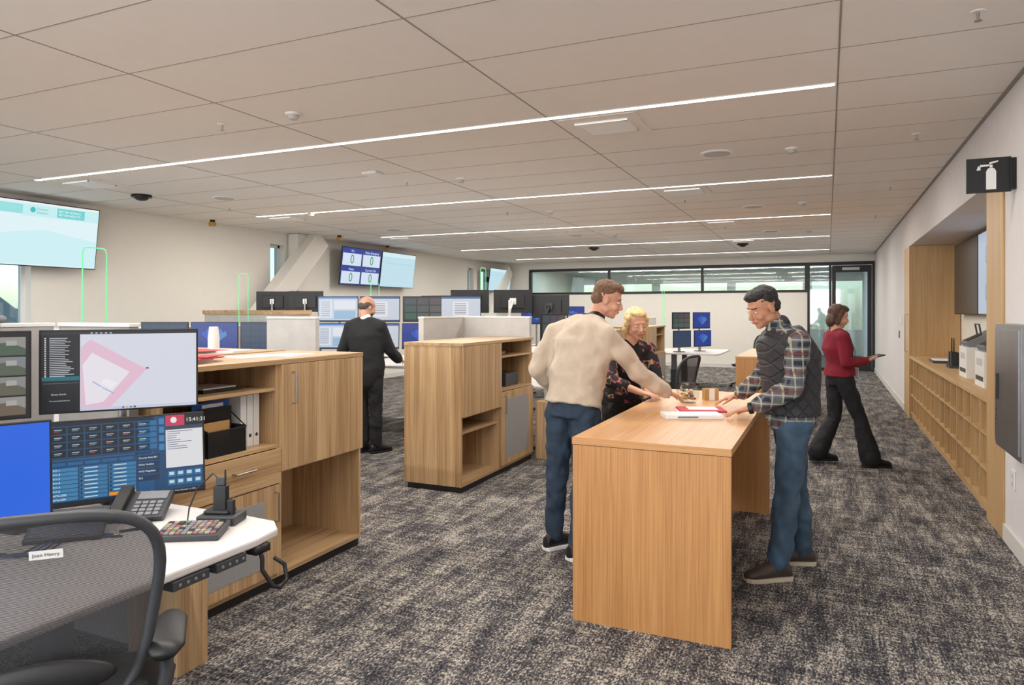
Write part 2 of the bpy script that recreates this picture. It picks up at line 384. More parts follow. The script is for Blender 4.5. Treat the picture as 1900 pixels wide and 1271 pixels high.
for (x,yy) in ((-3.6,4.07),(-.29,6.77),(-3.68,6.82),(-3.7,9.6),(-.3,10.2),(-7.0,8.3),(-3.7,13.0),(-.3,13.8)):
    MB('smoke_detector').cyl((x,yy,ZC),(x,yy,ZC-.015),.06,.058,'whitep',24).cyl((x,yy,ZC-.015),(x,yy,ZC-.045),.042,.03,'pgrey',20).done()
for (x,yy) in ((-4.32,4.08),(.67,4.05),(.67,6.64),(.67,9.29),(-4.33,6.74),(-1.7,9.3),(-4.3,9.4),(.67,12),(-7.6,4.1),(-7.7,7.4),(-1.6,12.5),(-4.3,12)):
    b=MB('fire_sprinkler'); b.cyl((x,yy,ZC),(x,yy,ZC-.006),.035,.033,'whitep',20).cyl((x,yy,ZC),(x,yy,ZC-.045),.008,.006,'chrome',8).cyl((x,yy,ZC-.045),(x,yy,ZC-.048),.018,.018,'chrome',12).done()
for (x,yy) in ((-7.88,6.15),(-1.67,15.9),(-4.9,15.5)):
    b=MB('dome_camera'); b.cyl((x,yy,ZC),(x,yy,ZC-.03),.12,.12,'blackm',28).ell((x,yy,ZC-.03),(.085,.085,.045),'black').done(smooth=False)
b=MB('motion_sensor'); b.box(-4.45,-4.27,6.05,6.2,ZC-.03,ZC,'whitep').done(bevel=.01)
amber=mat('amber_lens',rgb(190,140,60),.4)
for (x,yy) in ((-8.99,8.29),(-8.99,13.2),(-8.6,11)):
    b=MB('emergency_lamp'); b.cyl((x,yy,ZC),(x,yy,ZC-.04),.04,.04,'blackm').box(x-.04,x+.04,yy-.04,yy+.04,ZC-.1,ZC-.04,amber).done()
def brace(y0,z0,y1,z1,x=-8.98):
    a=V(x,y0,z0); c=V(x,y1,z1); L_=(c-a).length
    ang=math.atan2(z1-z0,y1-y0); Mx=Matrix.Translation(a)@Matrix.Rotation(ang,4,'X')
    MB('trim_brace').box(-.14,.14,0,L_,-.19,.19,'wall',Mx).done(bevel=.01)
brace(8.0,.1,10.85,2.95); brace(17.0,.1,19.6,2.8)
MB('trim_column').box(-9.28,-9.05,10.35,10.75,0,3.0,'wall').done()
b=MB('distant_hill')
for i in range(9):
    b.ell((-90,-20+i*12,-3),(16,12,7+3*math.sin(i*1.7)),'hill')
b.done(smooth=True)
# ---------------------------------------------------------------- console cabinets
def handle(b,p0,p1,out=.03):
    p0=V(*p0);p1=V(*p1); o=V(out,0,0)
    b.tube([p0,p0+o,p1+o,p1],.0055,'chrome',8)
def cabinet(y0,y1,tall_hi,drawer=True):
    X0,X1=-3.40,-2.83; ym=(y1-.76) if tall_hi else (y0+.77)
    T=(ym,y1) if tall_hi else (y0,ym); O=(y0,ym) if tall_hi else (ym,y1)
    b=MB('storage_cabinet')
    b.box(X0+.03,X1-.01,y0+.01,y1-.01,0,.055,'black')
    t=.02
    for a,c in (T,O):
        b.box(X0,X1,a,a+t,.05,1.25,'woodV'); b.box(X0,X1,c-t,c,.05,1.25,'woodV'); b.box(X0,X0+.015,a+t,c-t,.05,1.25,'woodV')
        b.box(X0,X1,a+t,c-t,.05,.075,'woodH')
    b.box(X0-.002,X1+.02,y0-.003,y1+.003,1.25,1.276,'woodH')
    a,c=T
    b.box(X0+.015,X1,a+t,c-t,.635,.655,'woodH'); b.box(X1,X1+.02,a+.003,c-.003,.645,1.247,'woodV')
    if not tall_hi: b.box(X0+.015,X1-.02,a+t,c-t,.49,.51,'woodH')
    if tall_hi:
        yh=a+.09; handle(b,(X1+.02,yh,1.02),(X1+.02,yh,1.20))
    a,c=O
    b.box(X0+.015,X1-.01,a+t,c-t,1.10,1.118,'woodH')
    zt=.79; b.box(X0+.015,X1,a+t,c-t,zt-.01,zt+.01,'woodH')
    zd=zt-.015
    if drawer:
        b.box(X1,X1+.02,a+.003,c-.003,.585,zt-.015,'woodH'); ymid=(a+c)/2+.1; handle(b,(X1+.02,ymid-.07,.70),(X1+.02,ymid+.07,.70)); zd=.578
    b.box(X1,X1+.018,a+.003,c-.003,.08,zd,'woodV')
    b.box(X1+.018,X1+.02,a+.1,c-.13,.14,zd-.07,'perf')
    yh=c-.05 if tall_hi else a+.05
    handle(b,(X1+.018,yh,zd-.20),(X1+.018,yh,zd-.04))
    b.done(bevel=.0015)
cabinet(2.30,3.84,True); cabinet(5.25,6.80,False,False); cabinet(8.9,10.44,True); cabinet(11.85,13.4,False,False)
b=MB('low_cabinet'); b.box(-4.55,-3.50,3.02,3.84,.06,1.25,'woodV').box(-4.57,-3.49,3.0,3.86,1.25,1.276,'woodH').box(-4.5,-3.55,3.05,3.8,0,.06,'black').done(bevel=.002)
b=MB('low_cabinet'); b.box(-5.6,-4.62,3.1,3.84,.06,1.18,'pgrey').box(-5.62,-4.6,3.08,3.86,1.18,1.2,'woodH').box(-5.55,-4.65,3.15,3.8,0,.06,'black').done(bevel=.002)
def panel(x0,x1,y0,y1,h,k='pgrey'):
    b=MB('fabric_screen'); b.box(x0,x1,y0,y1,.02,h,k)
    b.box(x0-.004,x1+.004,y0-.004,y1+.004,h,h+.018,'whitep'); b.box(x0,x1,y0,y1,0,.02,'dgrey')
    b.done(bevel=.003)
panel(-3.48,-3.43,.35,2.2,1.475,'lgrey'); panel(-3.42,-2.92,2.215,2.265,1.475,'lgrey')
panel(-3.72,-2.88,6.86,6.92,1.475); panel(-3.72,-3.66,6.0,6.85,1.475); panel(-5.1,-4.49,5.38,5.44,1.475)
panel(-3.52,-3.46,8.9,11.3,1.46)
panel(-8.9,-7.5,8.2,8.26,1.5); panel(-3.48,-3.42,13.45,15.3,1.4); panel(-7.2,-7.14,4.4,8.0,1.35,'lgrey')
panel(-6.6,-5.3,4.35,4.41,1.16,'lgrey')
# ---------------------------------------------------------------- desks
def desk(name,poly,z,legs,k='white'):
    e=empty(name,(0,0,0)); b=MB('desktop',e); b.prism(poly,z-.03,z,k); b.done(bevel=.008)
    b=MB('legs',e)
    for x,y in legs:
        b.box(x-.05,x+.05,y-.035,y+.035,.03,z-.03,'grey'); b.box(x-.3,x+.3,y-.04,y+.04,0,.035,'dgrey')
        b.box(x-.06,x+.06,y-.045,y+.045,.03,z*.55,'dgrey')
    b.done(bevel=.004); return e
def corner_desk(y0,y1,hi,z=.74):
    if hi: P=[(-3.4,y0),(-1.86,y0),(-1.85,y1-.2),(-1.87,y1-.08),(-1.95,y1-.01),(-2.1,y1),(-3.4,y1)]
    else: P=[(-3.4,y0),(-2.1,y0),(-1.95,y0+.01),(-1.87,y0+.08),(-1.85,y0+.2),(-1.86,y1),(-3.4,y1)]
    return desk('console_desk',P,z,[(-2.75,y0+.3),(-2.75,y1-.35)])
corner_desk(.35,2.11,True)
corner_desk(7.0,8.75,False); corner_desk(13.6,15.35,False)
for y0 in (2.12,6.83):
    MB('desk_pedestal').box(-2.80,-2.50,y0,y0+.16,0,.60,'woodV').done(bevel=.002)
desk('sit_stand_desk',[(-6.5,6.78),(-4.05,6.78),(-4.05,8.5),(-6.5,8.5)],.92,[(-5.9,7.4),(-4.45,7.35)])
desk('sit_stand_desk',[(-6.2,9.6),(-3.7,9.6),(-3.7,10.8),(-6.2,10.8)],.95,[(-5.6,10.2),(-4.3,10.2)])
desk('sit_stand_desk',[(-7.0,4.6),(-5.3,4.6),(-5.3,6.2),(-7.0,6.2)],.74,[(-6.6,5.4),(-5.7,5.4)])
desk('sit_stand_desk',[(-5.8,11.6),(-3.8,11.6),(-3.8,12.7),(-5.8,12.7)],.9,[(-5.3,12.2),(-4.2,12.2)])
desk('sit_stand_desk',[(-8.5,8.3),(-7.0,8.3),(-7.0,9.3),(-8.5,9.3)],1.1,[(-8.1,8.8),(-7.3,8.8)])
b=MB('low_cabinet'); b.box(-8.4,-6.9,7.6,8.15,.05,1.5,'pgrey').box(-8.42,-6.88,7.58,8.17,1.5,1.56,'woodH').box(-8.3,-7,7.65,8.1,0,.05,'black').done()
for a,c in ((1.55,1.69),(1.72,1.85)):
    e=MB('desk_height_controller'); e.box(-1.90,-1.845,a,c,.678,.708,'dgrey')
    for k in range(4): e.cyl((-1.846,a+.025+k*.03,.693),(-1.842,a+.025+k*.03,.693),.006,.006,'grey',10)
    e.done(bevel=.006)
b=MB('headset_hook'); b.tube([(-1.87,1.93,.71),(-1.85,1.93,.66),(-1.85,1.93,.62),(-1.80,1.93,.57),(-1.80,1.96,.555),(-1.80,2.0,.57),(-1.82,2.01,.62),(-1.84,1.98,.65)],.008,'black').box(-1.9,-1.85,1.9,1.97,.68,.709,'black').done(smooth=True)
# ---------------------------------------------------------------- foreground monitors
def c_map(s):
    s.rect(.0,.0,1,.035,(40,44,52)); s.rect(.0,.035,.235,1,(22,26,34),1); s.rect(.235,.035,1,1,(222,224,238),1)
    s.poly([(.24,.2),(.30,.1),(.66,.50),(.42,.985),(.24,.985)],(234,196,216),2)
    s.poly([(.25,.42),(.31,.27),(.55,.53),(.38,.9),(.27,.93)],(240,234,244),3)
    s.rect(.235,.965,1,1,(206,210,230),4)
    s.rect(.005,.56,.23,.61,(20,110,120),2)
    for i in range(24):
        yy=.075+i*.0225
        if .55<yy<.62: continue
        s.rect(.02,yy,.03,yy+.012,(230,230,230),2); s.rect(.05,yy+.002,.05+.09+.06*random.random(),yy+.011,(190,196,204),2)
    s.rect(.01,.64,.225,.645,(120,120,130),2); s.text('Device Details',.06,.78,.009,(220,220,220)); s.text('No associated devices',.05,.86,.008,(200,200,200))
    for i in range(5): s.rect(.30+i*.03,.01,.315+i*.03,.028,(170,176,186),2)
    for i in range(4): s.rect(.5+i*.025,.97,.515+i*.025,.992,[(60,120,220),(240,180,60),(40,160,200),(90,90,110)][i],5)
    s.poly([(.36,.66),(.40,.6),(.47,.67),(.43,.74)],(246,244,250),4)
    s.rect(.655,.475,.675,.495,(150,60,90),5)
    s.poly([(.31,.64),(.315,.63),(.37,.70),(.365,.71)],(170,180,226),4); s.poly([(.37,.72),(.375,.71),(.45,.79),(.445,.80)],(170,180,226),4)
def c_ui(s):
    s.rect(0,0,1,1,(20,70,112),1); s.rect(0,0,.665,.04,(16,30,46),2)
    for i in range(4):
        for j in range(6): s.rect(.02+j*.105,.055+i*.095,.115+j*.105,.135+i*.095,(18,28,40),2); s.rect(.045+j*.105,.08+i*.095,.09+j*.105,.09+i*.095,(180,196,206),3); s.rect(.045+j*.105,.1+i*.095,.08+j*.105,.108+i*.095,(196,70,60) if (i+j)%5==0 else (120,150,170),3)
    s.rect(.0,.44,.65,.47,(12,44,70),2); s.rect(.01,.445,.54,.465,(40,90,130),3)
    for j in range(5): s.rect(.02+j*.105,.485,.11+j*.105,.52,(30,96,150),3)
    for i in range(8):
        for j in range(3):
            x=.015+j*.18; yy=.55+i*.05
            s.rect(x,yy,x+.17,yy+.042,(52,120,166) if j else (60,130,176),2)
            s.rect(x+.005,yy+.008,x+.018,yy+.034,(16,40,64),3)
            if j: s.rect(x+.03,yy+.014,x+.11,yy+.026,(200,222,236),3)
    for i,t in enumerate(('911-1','911-2','911-3','911-4','911-5','911-6','ATN-2300','ATN-2301')): s.text(t,.038,.571+i*.05,.0105,(235,240,244))
    s.rect(.375,.90,.545,.942,(236,150,40),4)
    s.rect(.56,.44,.665,.94,(24,84,132),2)
    for i,t in enumerate(('County Amb 801','Clinic Hotline','MYG Magdalen','PLS')):
        s.rect(.555,.485+i*.085,.70,.555+i*.085,(14,52,86),3); s.text(t,.563,.52+i*.085,.0105,(235,240,245))
    for i in range(5): s.rect(.56,.05+i*.075,.685,.11+i*.075,(40,110,160),2)
    for i in range(4): s.rect(.70,.03+i*.11,.735,.11+i*.11,(60,130,180),2)
    s.rect(.745,.0,1,.14,(14,18,26),2); s.rect(.745,.0,.875,.14,(206,58,92),3); s.poly([(.80+.022*math.cos(a),.065+.04*math.sin(a)) for a in [k*math.pi/6 for k in range(12)]],(240,240,240),4)
    s.text('15:41:31',.883,.075,.024,(240,240,240))
    s.rect(.745,.15,1,.68,(230,230,234),2); s.rect(.745,.15,1,.19,(60,66,80),3)
    for i in range(9):
        s.rect(.755,.21+i*.028,.80+.15*random.random(),.218+i*.028,(90,100,140),3)
    for i in range(2):
        for j in range(4): s.rect(.755+j*.06,.72+i*.105,.808+j*.06,.80+i*.105,(44,112,160),3); s.rect(.765+j*.06,.735+i*.105,.798+j*.06,.775+i*.105,(200,220,230),4)
    s.rect(0,.955,1,1,(10,24,40),3); s.text('Paging_Interface',.563,.945,.009,(230,230,230))
    s.text('Friday, November 14, 2025',.80,.978,.0075,(230,230,230))
def c_cam(s):
    s.rect(0,0,1,1,(24,26,28),1)
    g=[(150,152,150),(120,118,112),(160,160,156),(96,100,104),(140,146,150),(150,148,140)]
    for i in range(4):
        for j in range(3):
            x=.02+j*.325; yy=.05+i*.235; s.rect(x,yy,x+.31,yy+.215,g[(i*2+j)%6],2)
            s.poly([(x,yy+.215),(x+.1,yy+.08),(x+.22,yy+.06),(x+.31,yy+.14),(x+.31,yy+.215)],(84+12*i,86+10*j,90),3)
            s.rect(x+.05,yy+.1,x+.12,yy+.17,(54,56,60),4); s.rect(x+.2,yy+.04,x+.26,yy+.1,(186,186,180),4)
def c_blue(s):
    s.rect(0,0,1,1,(14,92,214),1); s.rect(.5,0,1,1,(12,98,228),2); s.rect(0,.955,1,1,(8,50,120),3)
    for i in range(4): s.rect(.6+i*.05,.965,.625+i*.05,.99,(200,210,230),4)
monitor((-2.777,2.073,1.296),math.radians(52.2),.60,.350,c_map,tilt=0,foot=.74,e=.85)
monitor((-2.712,2.055,.925),math.radians(57),.60,.350,c_ui,tilt=math.radians(-8),foot=.74,e=.85)
monitor((-3.02,1.495,1.297),math.radians(66),.60,.350,c_cam,foot=.74,e=.7)
monitor((-2.499,1.245,1.01),math.radians(66),.60,.350,c_blue,tilt=math.radians(-4),foot=.74,e=.9)
def c_win(s):
    s.rect(0,0,1,1,(16,56,150),1)
    for k in range(5):
        a=-1.0+k*.5; s.poly([(.5,.8),(.5+.24*math.sin(a)-.08,.55-.25*math.cos(a)),(.5+.3*math.sin(a),.45-.28*math.cos(a)),(.5+.24*math.sin(a)+.08,.57-.22*math.cos(a))],(30+12*k,84+12*k,200),2+k)
    s.rect(0,.94,1,1,(20,30,60),3)
def c_white(s):
    s.rect(0,0,1,1,(206,220,236),1); s.rect(0,0,1,.07,(60,130,210),2); s.rect(.05,.15,.35,.85,(236,240,248),2); s.rect(.4,.15,.95,.5,(236,240,248),2); s.rect(.4,.56,.95,.9,(226,170,110),3) if random.random()<.3 else s.rect(.4,.56,.95,.9,(160,196,226),3)
    for i in range(8): s.rect(.07,.2+i*.08,.3,.225+i*.08,(120,140,180),3); 
    s.rect(0,.95,1,1,(40,60,100),4)
def c_dark(s):
    s.rect(0,0,1,1,(30,36,48),1)
    for i in range(3):
        for j in range(3): s.rect(.04+j*.32,.06+i*.3,.33+j*.32,.32+i*.3,(60+14*j,74+10*i,82),2)
def c_page(s):
    s.rect(0,0,1,1,(210,218,230),1); s.rect(0,0,1,.08,(50,90,160),2); s.rect(.3,.2,.7,.8,(240,240,244),2)
    for i in range(7): s.rect(.34,.27+i*.07,.64,.29+i*.07,(90,100,120),3)
    s.rect(0,.94,1,1,(40,60,100),3)
def c_teal(s):
    s.rect(0,0,1,1,(24,50,84),1)
    for i in range(4):
        for j in range(5): s.rect(.03+j*.19,.08+i*.22,.2+j*.19,.26+i*.22,(30,62,98),2)
ph=math.radians(24)
pos=[(-5.98,7.62),(-5.47,7.85),(-4.94,8.08),(-4.45,8.24)]
top=[c_white,c_page,c_dark,c_page]; low=[c_white,c_page,c_win,c_teal]
for i,(x,yy) in enumerate(pos):
    a=ph+(math.radians(-6) if i==3 else 0)
    monitor((x,yy,1.575),a,.54,.345,top[i],foot=.92,e=.8); monitor((x+.02,yy-.05,1.215),a,.54,.345,low[i],foot=.92,tilt=math.radians(-5),e=.8)
for i,(x,yy,c) in enumerate(((-6.62,5.45,c_teal),(-6.12,5.67,c_win),(-5.62,5.89,c_teal))):
    monitor((x,yy,1.27),math.radians(24),.52,.32,c,foot=.74,e=.8)
def armmon(x,yy,z,phi,foot,k='whitep'):
    p=monitor((x,yy,z),phi,.60,.36,c_white,e=.6)
    b=MB('monitor_arm',p); b.box(-.05,.05,.04,.08,-.05,.05,k); b.tube([(0,.08,0),(0,.14,-.02),(.04,.15,-.12),(.05,.12,-.2)],.018,k); b.cyl((.05,.12,foot-z),(.05,.12,.02),.02,.02,k); b.box(-.03,.13,.04,.2,foot-z,foot-z+.02,k)
    b.done(); return p
armmon(-5.1,9.74,1.70,math.radians(204),.95,'dgrey'); armmon(-4.47,9.98,1.70,math.radians(204),.95)
for x,yy in ((-5.75,9.9),(-3.95,10.25)): armmon(x,yy,1.62,math.radians(190),.95,'dgrey')
for x,yy in ((-4.9,12.0),(-4.33,12.2)): monitor((x,yy,1.47),math.radians(20),.56,.33,c_win,foot=.9,e=.8)
for x,yy in ((-8.15,8.75),(-7.57,8.85),): monitor((x,yy,1.70),math.radians(204),.55,.33,c_dark,foot=1.1,e=.7)
for x,yy,z,c in ((-2.62,13.95,1.36,c_dark),(-2.30,14.42,1.36,c_win),(-2.6,13.95,1.0,c_teal),(-2.28,14.42,1.0,c_win)):
    monitor((x,yy,z),math.radians(58),.50,.33,c,foot=.74,e=.75)
for x,yy,z,c in ((-2.85,7.5,1.0,c_page),(-2.75,8.1,1.0,c_win),(-2.85,7.5,1.36,c_dark),(-2.75,8.1,1.36,c_page)):
    monitor((x,yy,z),math.radians(80),.54,.33,c,foot=.74,e=.8)
def t_left(s):
    s.rect(0,0,1,1,(220,240,244),1); s.rect(0,.0,1,.02,(240,240,240),2); s.rect(0,.05,.5,.2,(150,222,222),2); s.rect(.3,.04,1,.22,(196,236,238),3); s.rect(.60,.05,.86,.2,(110,206,208),4)
    s.text('BETTER SCIENCE.',.615,.10,.038,(250,255,255)); s.text('BETTER RESULTS.',.615,.155,.038,(250,255,255))
    s.poly([(.385+.024*math.cos(a),.12+.045*math.sin(a)) for a in [k*math.pi/6 for k in range(12)]],(70,190,190),5)
    s.text('Denizen',.42,.10,.04,(60,176,176)); s.text('Dispatch',.42,.155,.04,(60,176,176))
    s.poly([(0,.55),(.5,.42),(1,.55),(1,.98),(0,.98)],(202,236,242),2)
def t_zero(s):
    s.rect(0,0,1,1,(24,52,120),1)
    for i,(t) in enumerate(('911','Police Emergency','Police','Current Calls')):
        x=.02+(i%2)*.5; yy=.03+(i//2)*.49
        s.rect(x,yy,x+.46,yy+.45,(206,220,238),2); s.rect(x,yy,x+.46,yy+.12,(24,52,150),3)
        s.text(t,x+.23,yy+.06,.07,(240,244,250),'CENTER'); s.text('0',x+.23,yy+.29,.26,(40,140,70),'CENTER')
def t_plain(s): s.rect(0,0,1,1,(186,218,230),1); s.rect(0,0,1,.12,(206,232,238),2); s.rect(.1,.3,.9,.32,(160,206,220),2)
def t_reflection(s): s.rect(0,0,1,1,(60,50,46),1)  # wood reflected in the display, painted as an even brown glow
def t_w2(s): s.rect(0,0,1,1,(180,196,218),1); s.text('0',.3,.3,.28,(60,120,110),'CENTER'); s.text('0',.3,.75,.28,(60,120,110),'CENTER')
hp=math.radians(90)
monitor((-9.02,5.66,2.51),hp,1.42,.81,t_left,tilt=math.radians(7),name='wall_display',wallx=.24,bezel=.012)
monitor((-9.02,12.27,2.48),hp,1.38,.79,t_zero,tilt=math.radians(7),name='wall_display',wallx=.24,bezel=.012)
monitor((-9.02,13.68,2.48),hp,1.38,.79,t_plain,tilt=math.radians(7),name='wall_display',wallx=.24,bezel=.012)
monitor((-8.9,18.95,2.47),hp,1.5,.66,t_plain,tilt=math.radians(7),name='wall_display',wallx=.36,bezel=.012)
hm=math.radians(-90)
monitor((1.62,10.65,1.98),hm,1.66,.95,t_reflection,name='wall_display',wallx=.105,bezel=.012,e=.5)
monitor((1.62,8.95,1.98),hm,1.66,.95,t_w2,name='wall_display',wallx=.105,bezel=.012,e=.8)
def loop(x,y,w,z0,z1):
    e=MB('status_light'); r=.02
    e.tube([(x,y,z0),(x,y,z1-r*2),(x,y+r*.6,z1-r*.5),(x,y+r*2,z1),(x,y+w-r*2,z1),(x,y+w-r*.6,z1-r*.5),(x,y+w,z1-r*2),(x,y+w,z0)],.005,'green'); e.box(x-.02,x+.02,y-.02,y+w+.02,z0,z0+.02,'whitep'); e.done(smooth=False)
loop(-5.3,3.62,.2,1.2,2.05); loop(-7.42,7.3,.17,.0,2.07); loop(-5.32,10.55,.2,.95,2.28); loop(-3.2,14.9,.2,.74,2.0); loop(-5.9,8.25,.2,.92,1.95)
# ---------------------------------------------------------------- chair
M['mesh']=meshfab('chair_mesh',rgb(58,58,61),105,.9)
def chair(loc,rz,label=None):
    e=empty('office_chair',loc,rz)
    def bp(x,z): return V(x,-.23-.16*(z-.75)+.55*x*x-.40*(z-.78)**2,z)
    def rim(k,n=48,sc=1):
        a=2*math.pi*k/n; c,s=math.cos(a),math.sin(a); f=lambda q:math.copysign(abs(q)**.62,q)
        z=.78+.275*f(s)*sc; x=(.225+.045*(z-.78)/.26)*f(c)*sc
        return x,z
    b=MB('back_frame',e); b.tube([bp(*rim(k)) for k in range(48)],.015,'dgrey',10,True)
    b.tube([V(0,-.24,.36),V(0,-.33,.5),V(-.0,-.31,.6)],.024,'dgrey'); b.tube([bp(-.2,.58)+V(0,-.01,0),V(-.1,-.30,.52),V(.1,-.30,.52),bp(.2,.58)+V(0,-.01,0)],.02,'dgrey')
    b.ell((0,-.285,.66),(.15,.02,.045),'black'); b.done(smooth=True)
    b=MB('back_mesh',e); i=b.mi('mesh'); nn=20
    rows=[]
    for j in range(nn+1):
        sc=j/nn
        rows.append([b.bm.verts.new(bp(rim(k,48,sc)[0] if sc>0 else 0,rim(k,48,sc)[1] if sc>0 else .78)) for k in range(48)])
    for j in range(nn):
        for k in range(48):
            try:
                f=b.bm.faces.new((rows[j][k],rows[j][(k+1)%48],rows[j+1][(k+1)%48],rows[j+1][k])); f.material_index=i
            except ValueError: pass
    b.done(smooth=True)
    b=MB('seat',e); b.loft([(V(0,-.22,.44),V(1,0,0),V(0,0,1),.19,.02),(V(0,-.1,.455),V(1,0,0),V(0,0,1),.25,.035),(V(0,.12,.46),V(1,0,0),V(0,0,1),.255,.035),(V(0,.25,.445),V(1,0,0),V(0,0,1),.22,.025)],'black'); b.box(-.12,.12,-.12,.12,.34,.43,'dgrey'); b.done(smooth=True)
    b=MB('armrests',e)
    for s in (-1,1):
        b.tube([V(s*.12,-.27,.5),V(s*.235,-.25,.52),V(s*.25,-.18,.58),V(s*.25,-.14,.65)],.018,'dgrey'); b.loft([(V(s*.25,-.24,.655),V(1,0,0),V(0,0,1),.03,.015),(V(s*.25,-.2,.66),V(1,0,0),V(0,0,1),.048,.02),(V(s*.25,-.02,.66),V(1,0,0),V(0,0,1),.045,.02),(V(s*.25,.03,.655),V(1,0,0),V(0,0,1),.028,.015)],'black'); b.cyl((s*.24,-.26,.545),(s*.28,-.26,.545),.035,.035,'dgrey')
    b.done(smooth=True)
    b=MB('base',e); b.cyl((0,0,.1),(0,0,.36),.028,.022,'blackm')
    for k in range(5):
        a=k*2*math.pi/5+.3; c,s=math.cos(a),math.sin(a)
        b.tube([V(0,0,.12),V(c*.16,s*.16,.10),V(c*.31,s*.31,.07)],[.026,.02,.016],'blackm'); 
        t=V(-s,c,0)*.02; o=V(c*.31,s*.31,.03); b.cyl(o-t,o+t,.03,.03,'black')
    b.done()
    if label:
        p=bp(0.0,.965); b=MB('name_label',e); Mx=Matrix.Translation(p+V(0,-.012,0))@Matrix.Rotation(math.radians(9),4,'X')
        b.box(-.035,.035,-.001,.001,-.011,.011,'paper',Mx); b.done()
        text(label,e,p+V(0,-.0145,0),.0125,(20,20,20),rot=(math.radians(90+9),0,0),align='CENTER',m=M['black'])
    return e
chair((-1.92,1.28,0),math.radians(46),'Joan Henry')
chair((-1.62,7.9,0),math.radians(75)); chair((-1.5,14.95,0),math.radians(110))
# ---------------------------------------------------------------- desk accessories
def acc(name,loc,rz): return empty(name,loc,rz)
e=acc('programmable_keypad',(-2.09,1.84,.74),math.radians(30)); b=MB('body',e); Mx=Matrix.Rotation(math.radians(4),4,'X')
b.box(-.11,.11,-.075,.075,.006,.028,'dgrey',Mx); b.done(bevel=.004); b=MB('keys',e)
kc=['k1','grey','k3','grey','k2','dgrey','k3','black','grey']
for i in range(10):
    for j in range(6): b.box(-.1+i*.02,-.083+i*.02,-.065+j*.021,-.048+j*.021,.028,.034,kc[(i*3+j*5+i*j)%9],Mx)
b.done(bevel=.001)
e=acc('radio_charger',(-2.12,2.0,.74),math.radians(20)); b=MB('base',e); b.box(-.075,.075,-.055,.055,0,.035,'dgrey'); b.box(-.06,.04,-.03,.04,.035,.05,'black'); b.done(bevel=.006)
b=MB('handset',e); b.box(-.03,.02,-.01,.022,.045,.14,'black'); b.box(-.022,.012,-.004,.016,.14,.17,'dgrey'); b.cyl((.01,.008,.16),(.01,.008,.2),.004,.003,'black'); b.box(.03,.055,-.02,.0,.035,.09,'black'); b.done(bevel=.004)
b=MB('cord',e); b.tube([(-.02,.01,.165),(-.05,.03,.18),(-.11,.02,.12),(-.13,.0,.05),(-.12,-.03,.01),(-.06,-.06,.006)],.003,'black'); b.done()
e=acc('desk_phone',(-2.47,1.93,.74),math.radians(35)); b=MB('body',e); Mx=Matrix.Rotation(math.radians(22),4,'X'); b.box(-.1,.1,-.08,.09,.025,.055,'dgrey',Mx); b.box(-.09,-.045,-.08,.09,.055,.085,'black',Mx); b.box(-.02,.09,.03,.08,.055,.06,'grey',Mx)
for i in range(4):
    for j in range(4): b.box(-.02+i*.027,.002+i*.027,-.07+j*.023,-.053+j*.023,.055,.061,'grey',Mx)
b.box(-.07,.07,.02,.09,0,.06,'dgrey'); b.done(bevel=.003)
e=acc('touch_tablet',(-2.50,1.66,.74),math.radians(42)); b=MB('body',e); Mx=Matrix.Rotation(math.radians(25),4,'X'); b.box(-.12,.12,-.08,.08,.03,.055,'black',Mx); b.box(-.108,.108,-.068,.068,.0551,.056,ecol((20,36,84)),Mx); b.box(-.05,.06,.01,.02,.0565,.057,ecol((80,140,230)),Mx); b.box(-.08,.08,-.02,.08,0,.045,'black'); b.done()
e=acc('desk_microphone',(-2.72,1.62,.74),0); b=MB('body',e); b.box(-.05,.05,-.05,.05,0,.1,'dgrey'); b.cyl((.052,0,.06),(.058,0,.06),.03,.03,'black'); b.done(bevel=.006)
b=MB('desk_cables')
for k,c in enumerate(('black','blue','black','black')):
    b.tube([(-2.9+.05*k,1.0+.1*k,.745),(-2.6,1.25+.05*k,.745),(-2.42+.03*k,1.45,.75),(-2.5,1.6+.03*k,.747),(-2.3-.05*k,1.72,.745)],.004,c)
b.tube([(-2.4,1.9,.746),(-2.33,1.86,.746),(-2.32,1.8,.746),(-2.36,1.75,.746)],.005,'black')
b.done()
b=MB('screen_top_speaker'); b.box(-3.56,-3.36,1.45,1.95,1.494,1.53,'grey').done(bevel=.015)
b=MB('mesh_file_holder'); M['wire']=meshfab('wire_mesh',rgb(20,20,22),120,.55)
b.box(-2.99,-2.985,2.60,2.86,.802,1.0,'wire'); b.box(-2.86,-2.855,2.60,2.86,.802,.93,'wire'); b.box(-2.99,-2.855,2.60,2.86,.80,.806,'black')
b.tube([(-2.855,2.60,.93),(-2.855,2.86,.93),(-2.99,2.86,1.02),(-2.99,2.60,1.02)],.004,'black',6,True)
for yy in (2.60,2.855): b.box(-2.99,-2.855,yy,yy+.005,.802,.94,'wire')
b.done()
b=MB('file_folders'); b.box(-2.97,-2.96,2.60,2.84,.81,1.07,'blue'); b.box(-2.945,-2.94,2.62,2.84,.81,1.04,'black'); b.box(-2.92,-2.912,2.62,2.80,.81,.97,'manila'); b.box(-2.90,-2.893,2.61,2.78,.81,.93,'manila'); b.box(-2.9595,-2.958,2.66,2.80,1.042,1.06,'paper'); b.done()
b=MB('ring_binder')
for k in range(3): b.box(-3.2,-2.92,2.885+k*.048,2.927+k*.048,.80,1.085,'whitep'); b.cyl((-2.92,2.906+k*.048,.86),(-2.918,2.906+k*.048,.86),.01,.01,'dgrey')
b.done(bevel=.003)
b=MB('black_file_tray'); b.box(-3.2,-2.95,2.66,2.92,1.118,1.135,'black').box(-3.18,-2.97,2.68,2.9,1.135,1.142,'paper').done()
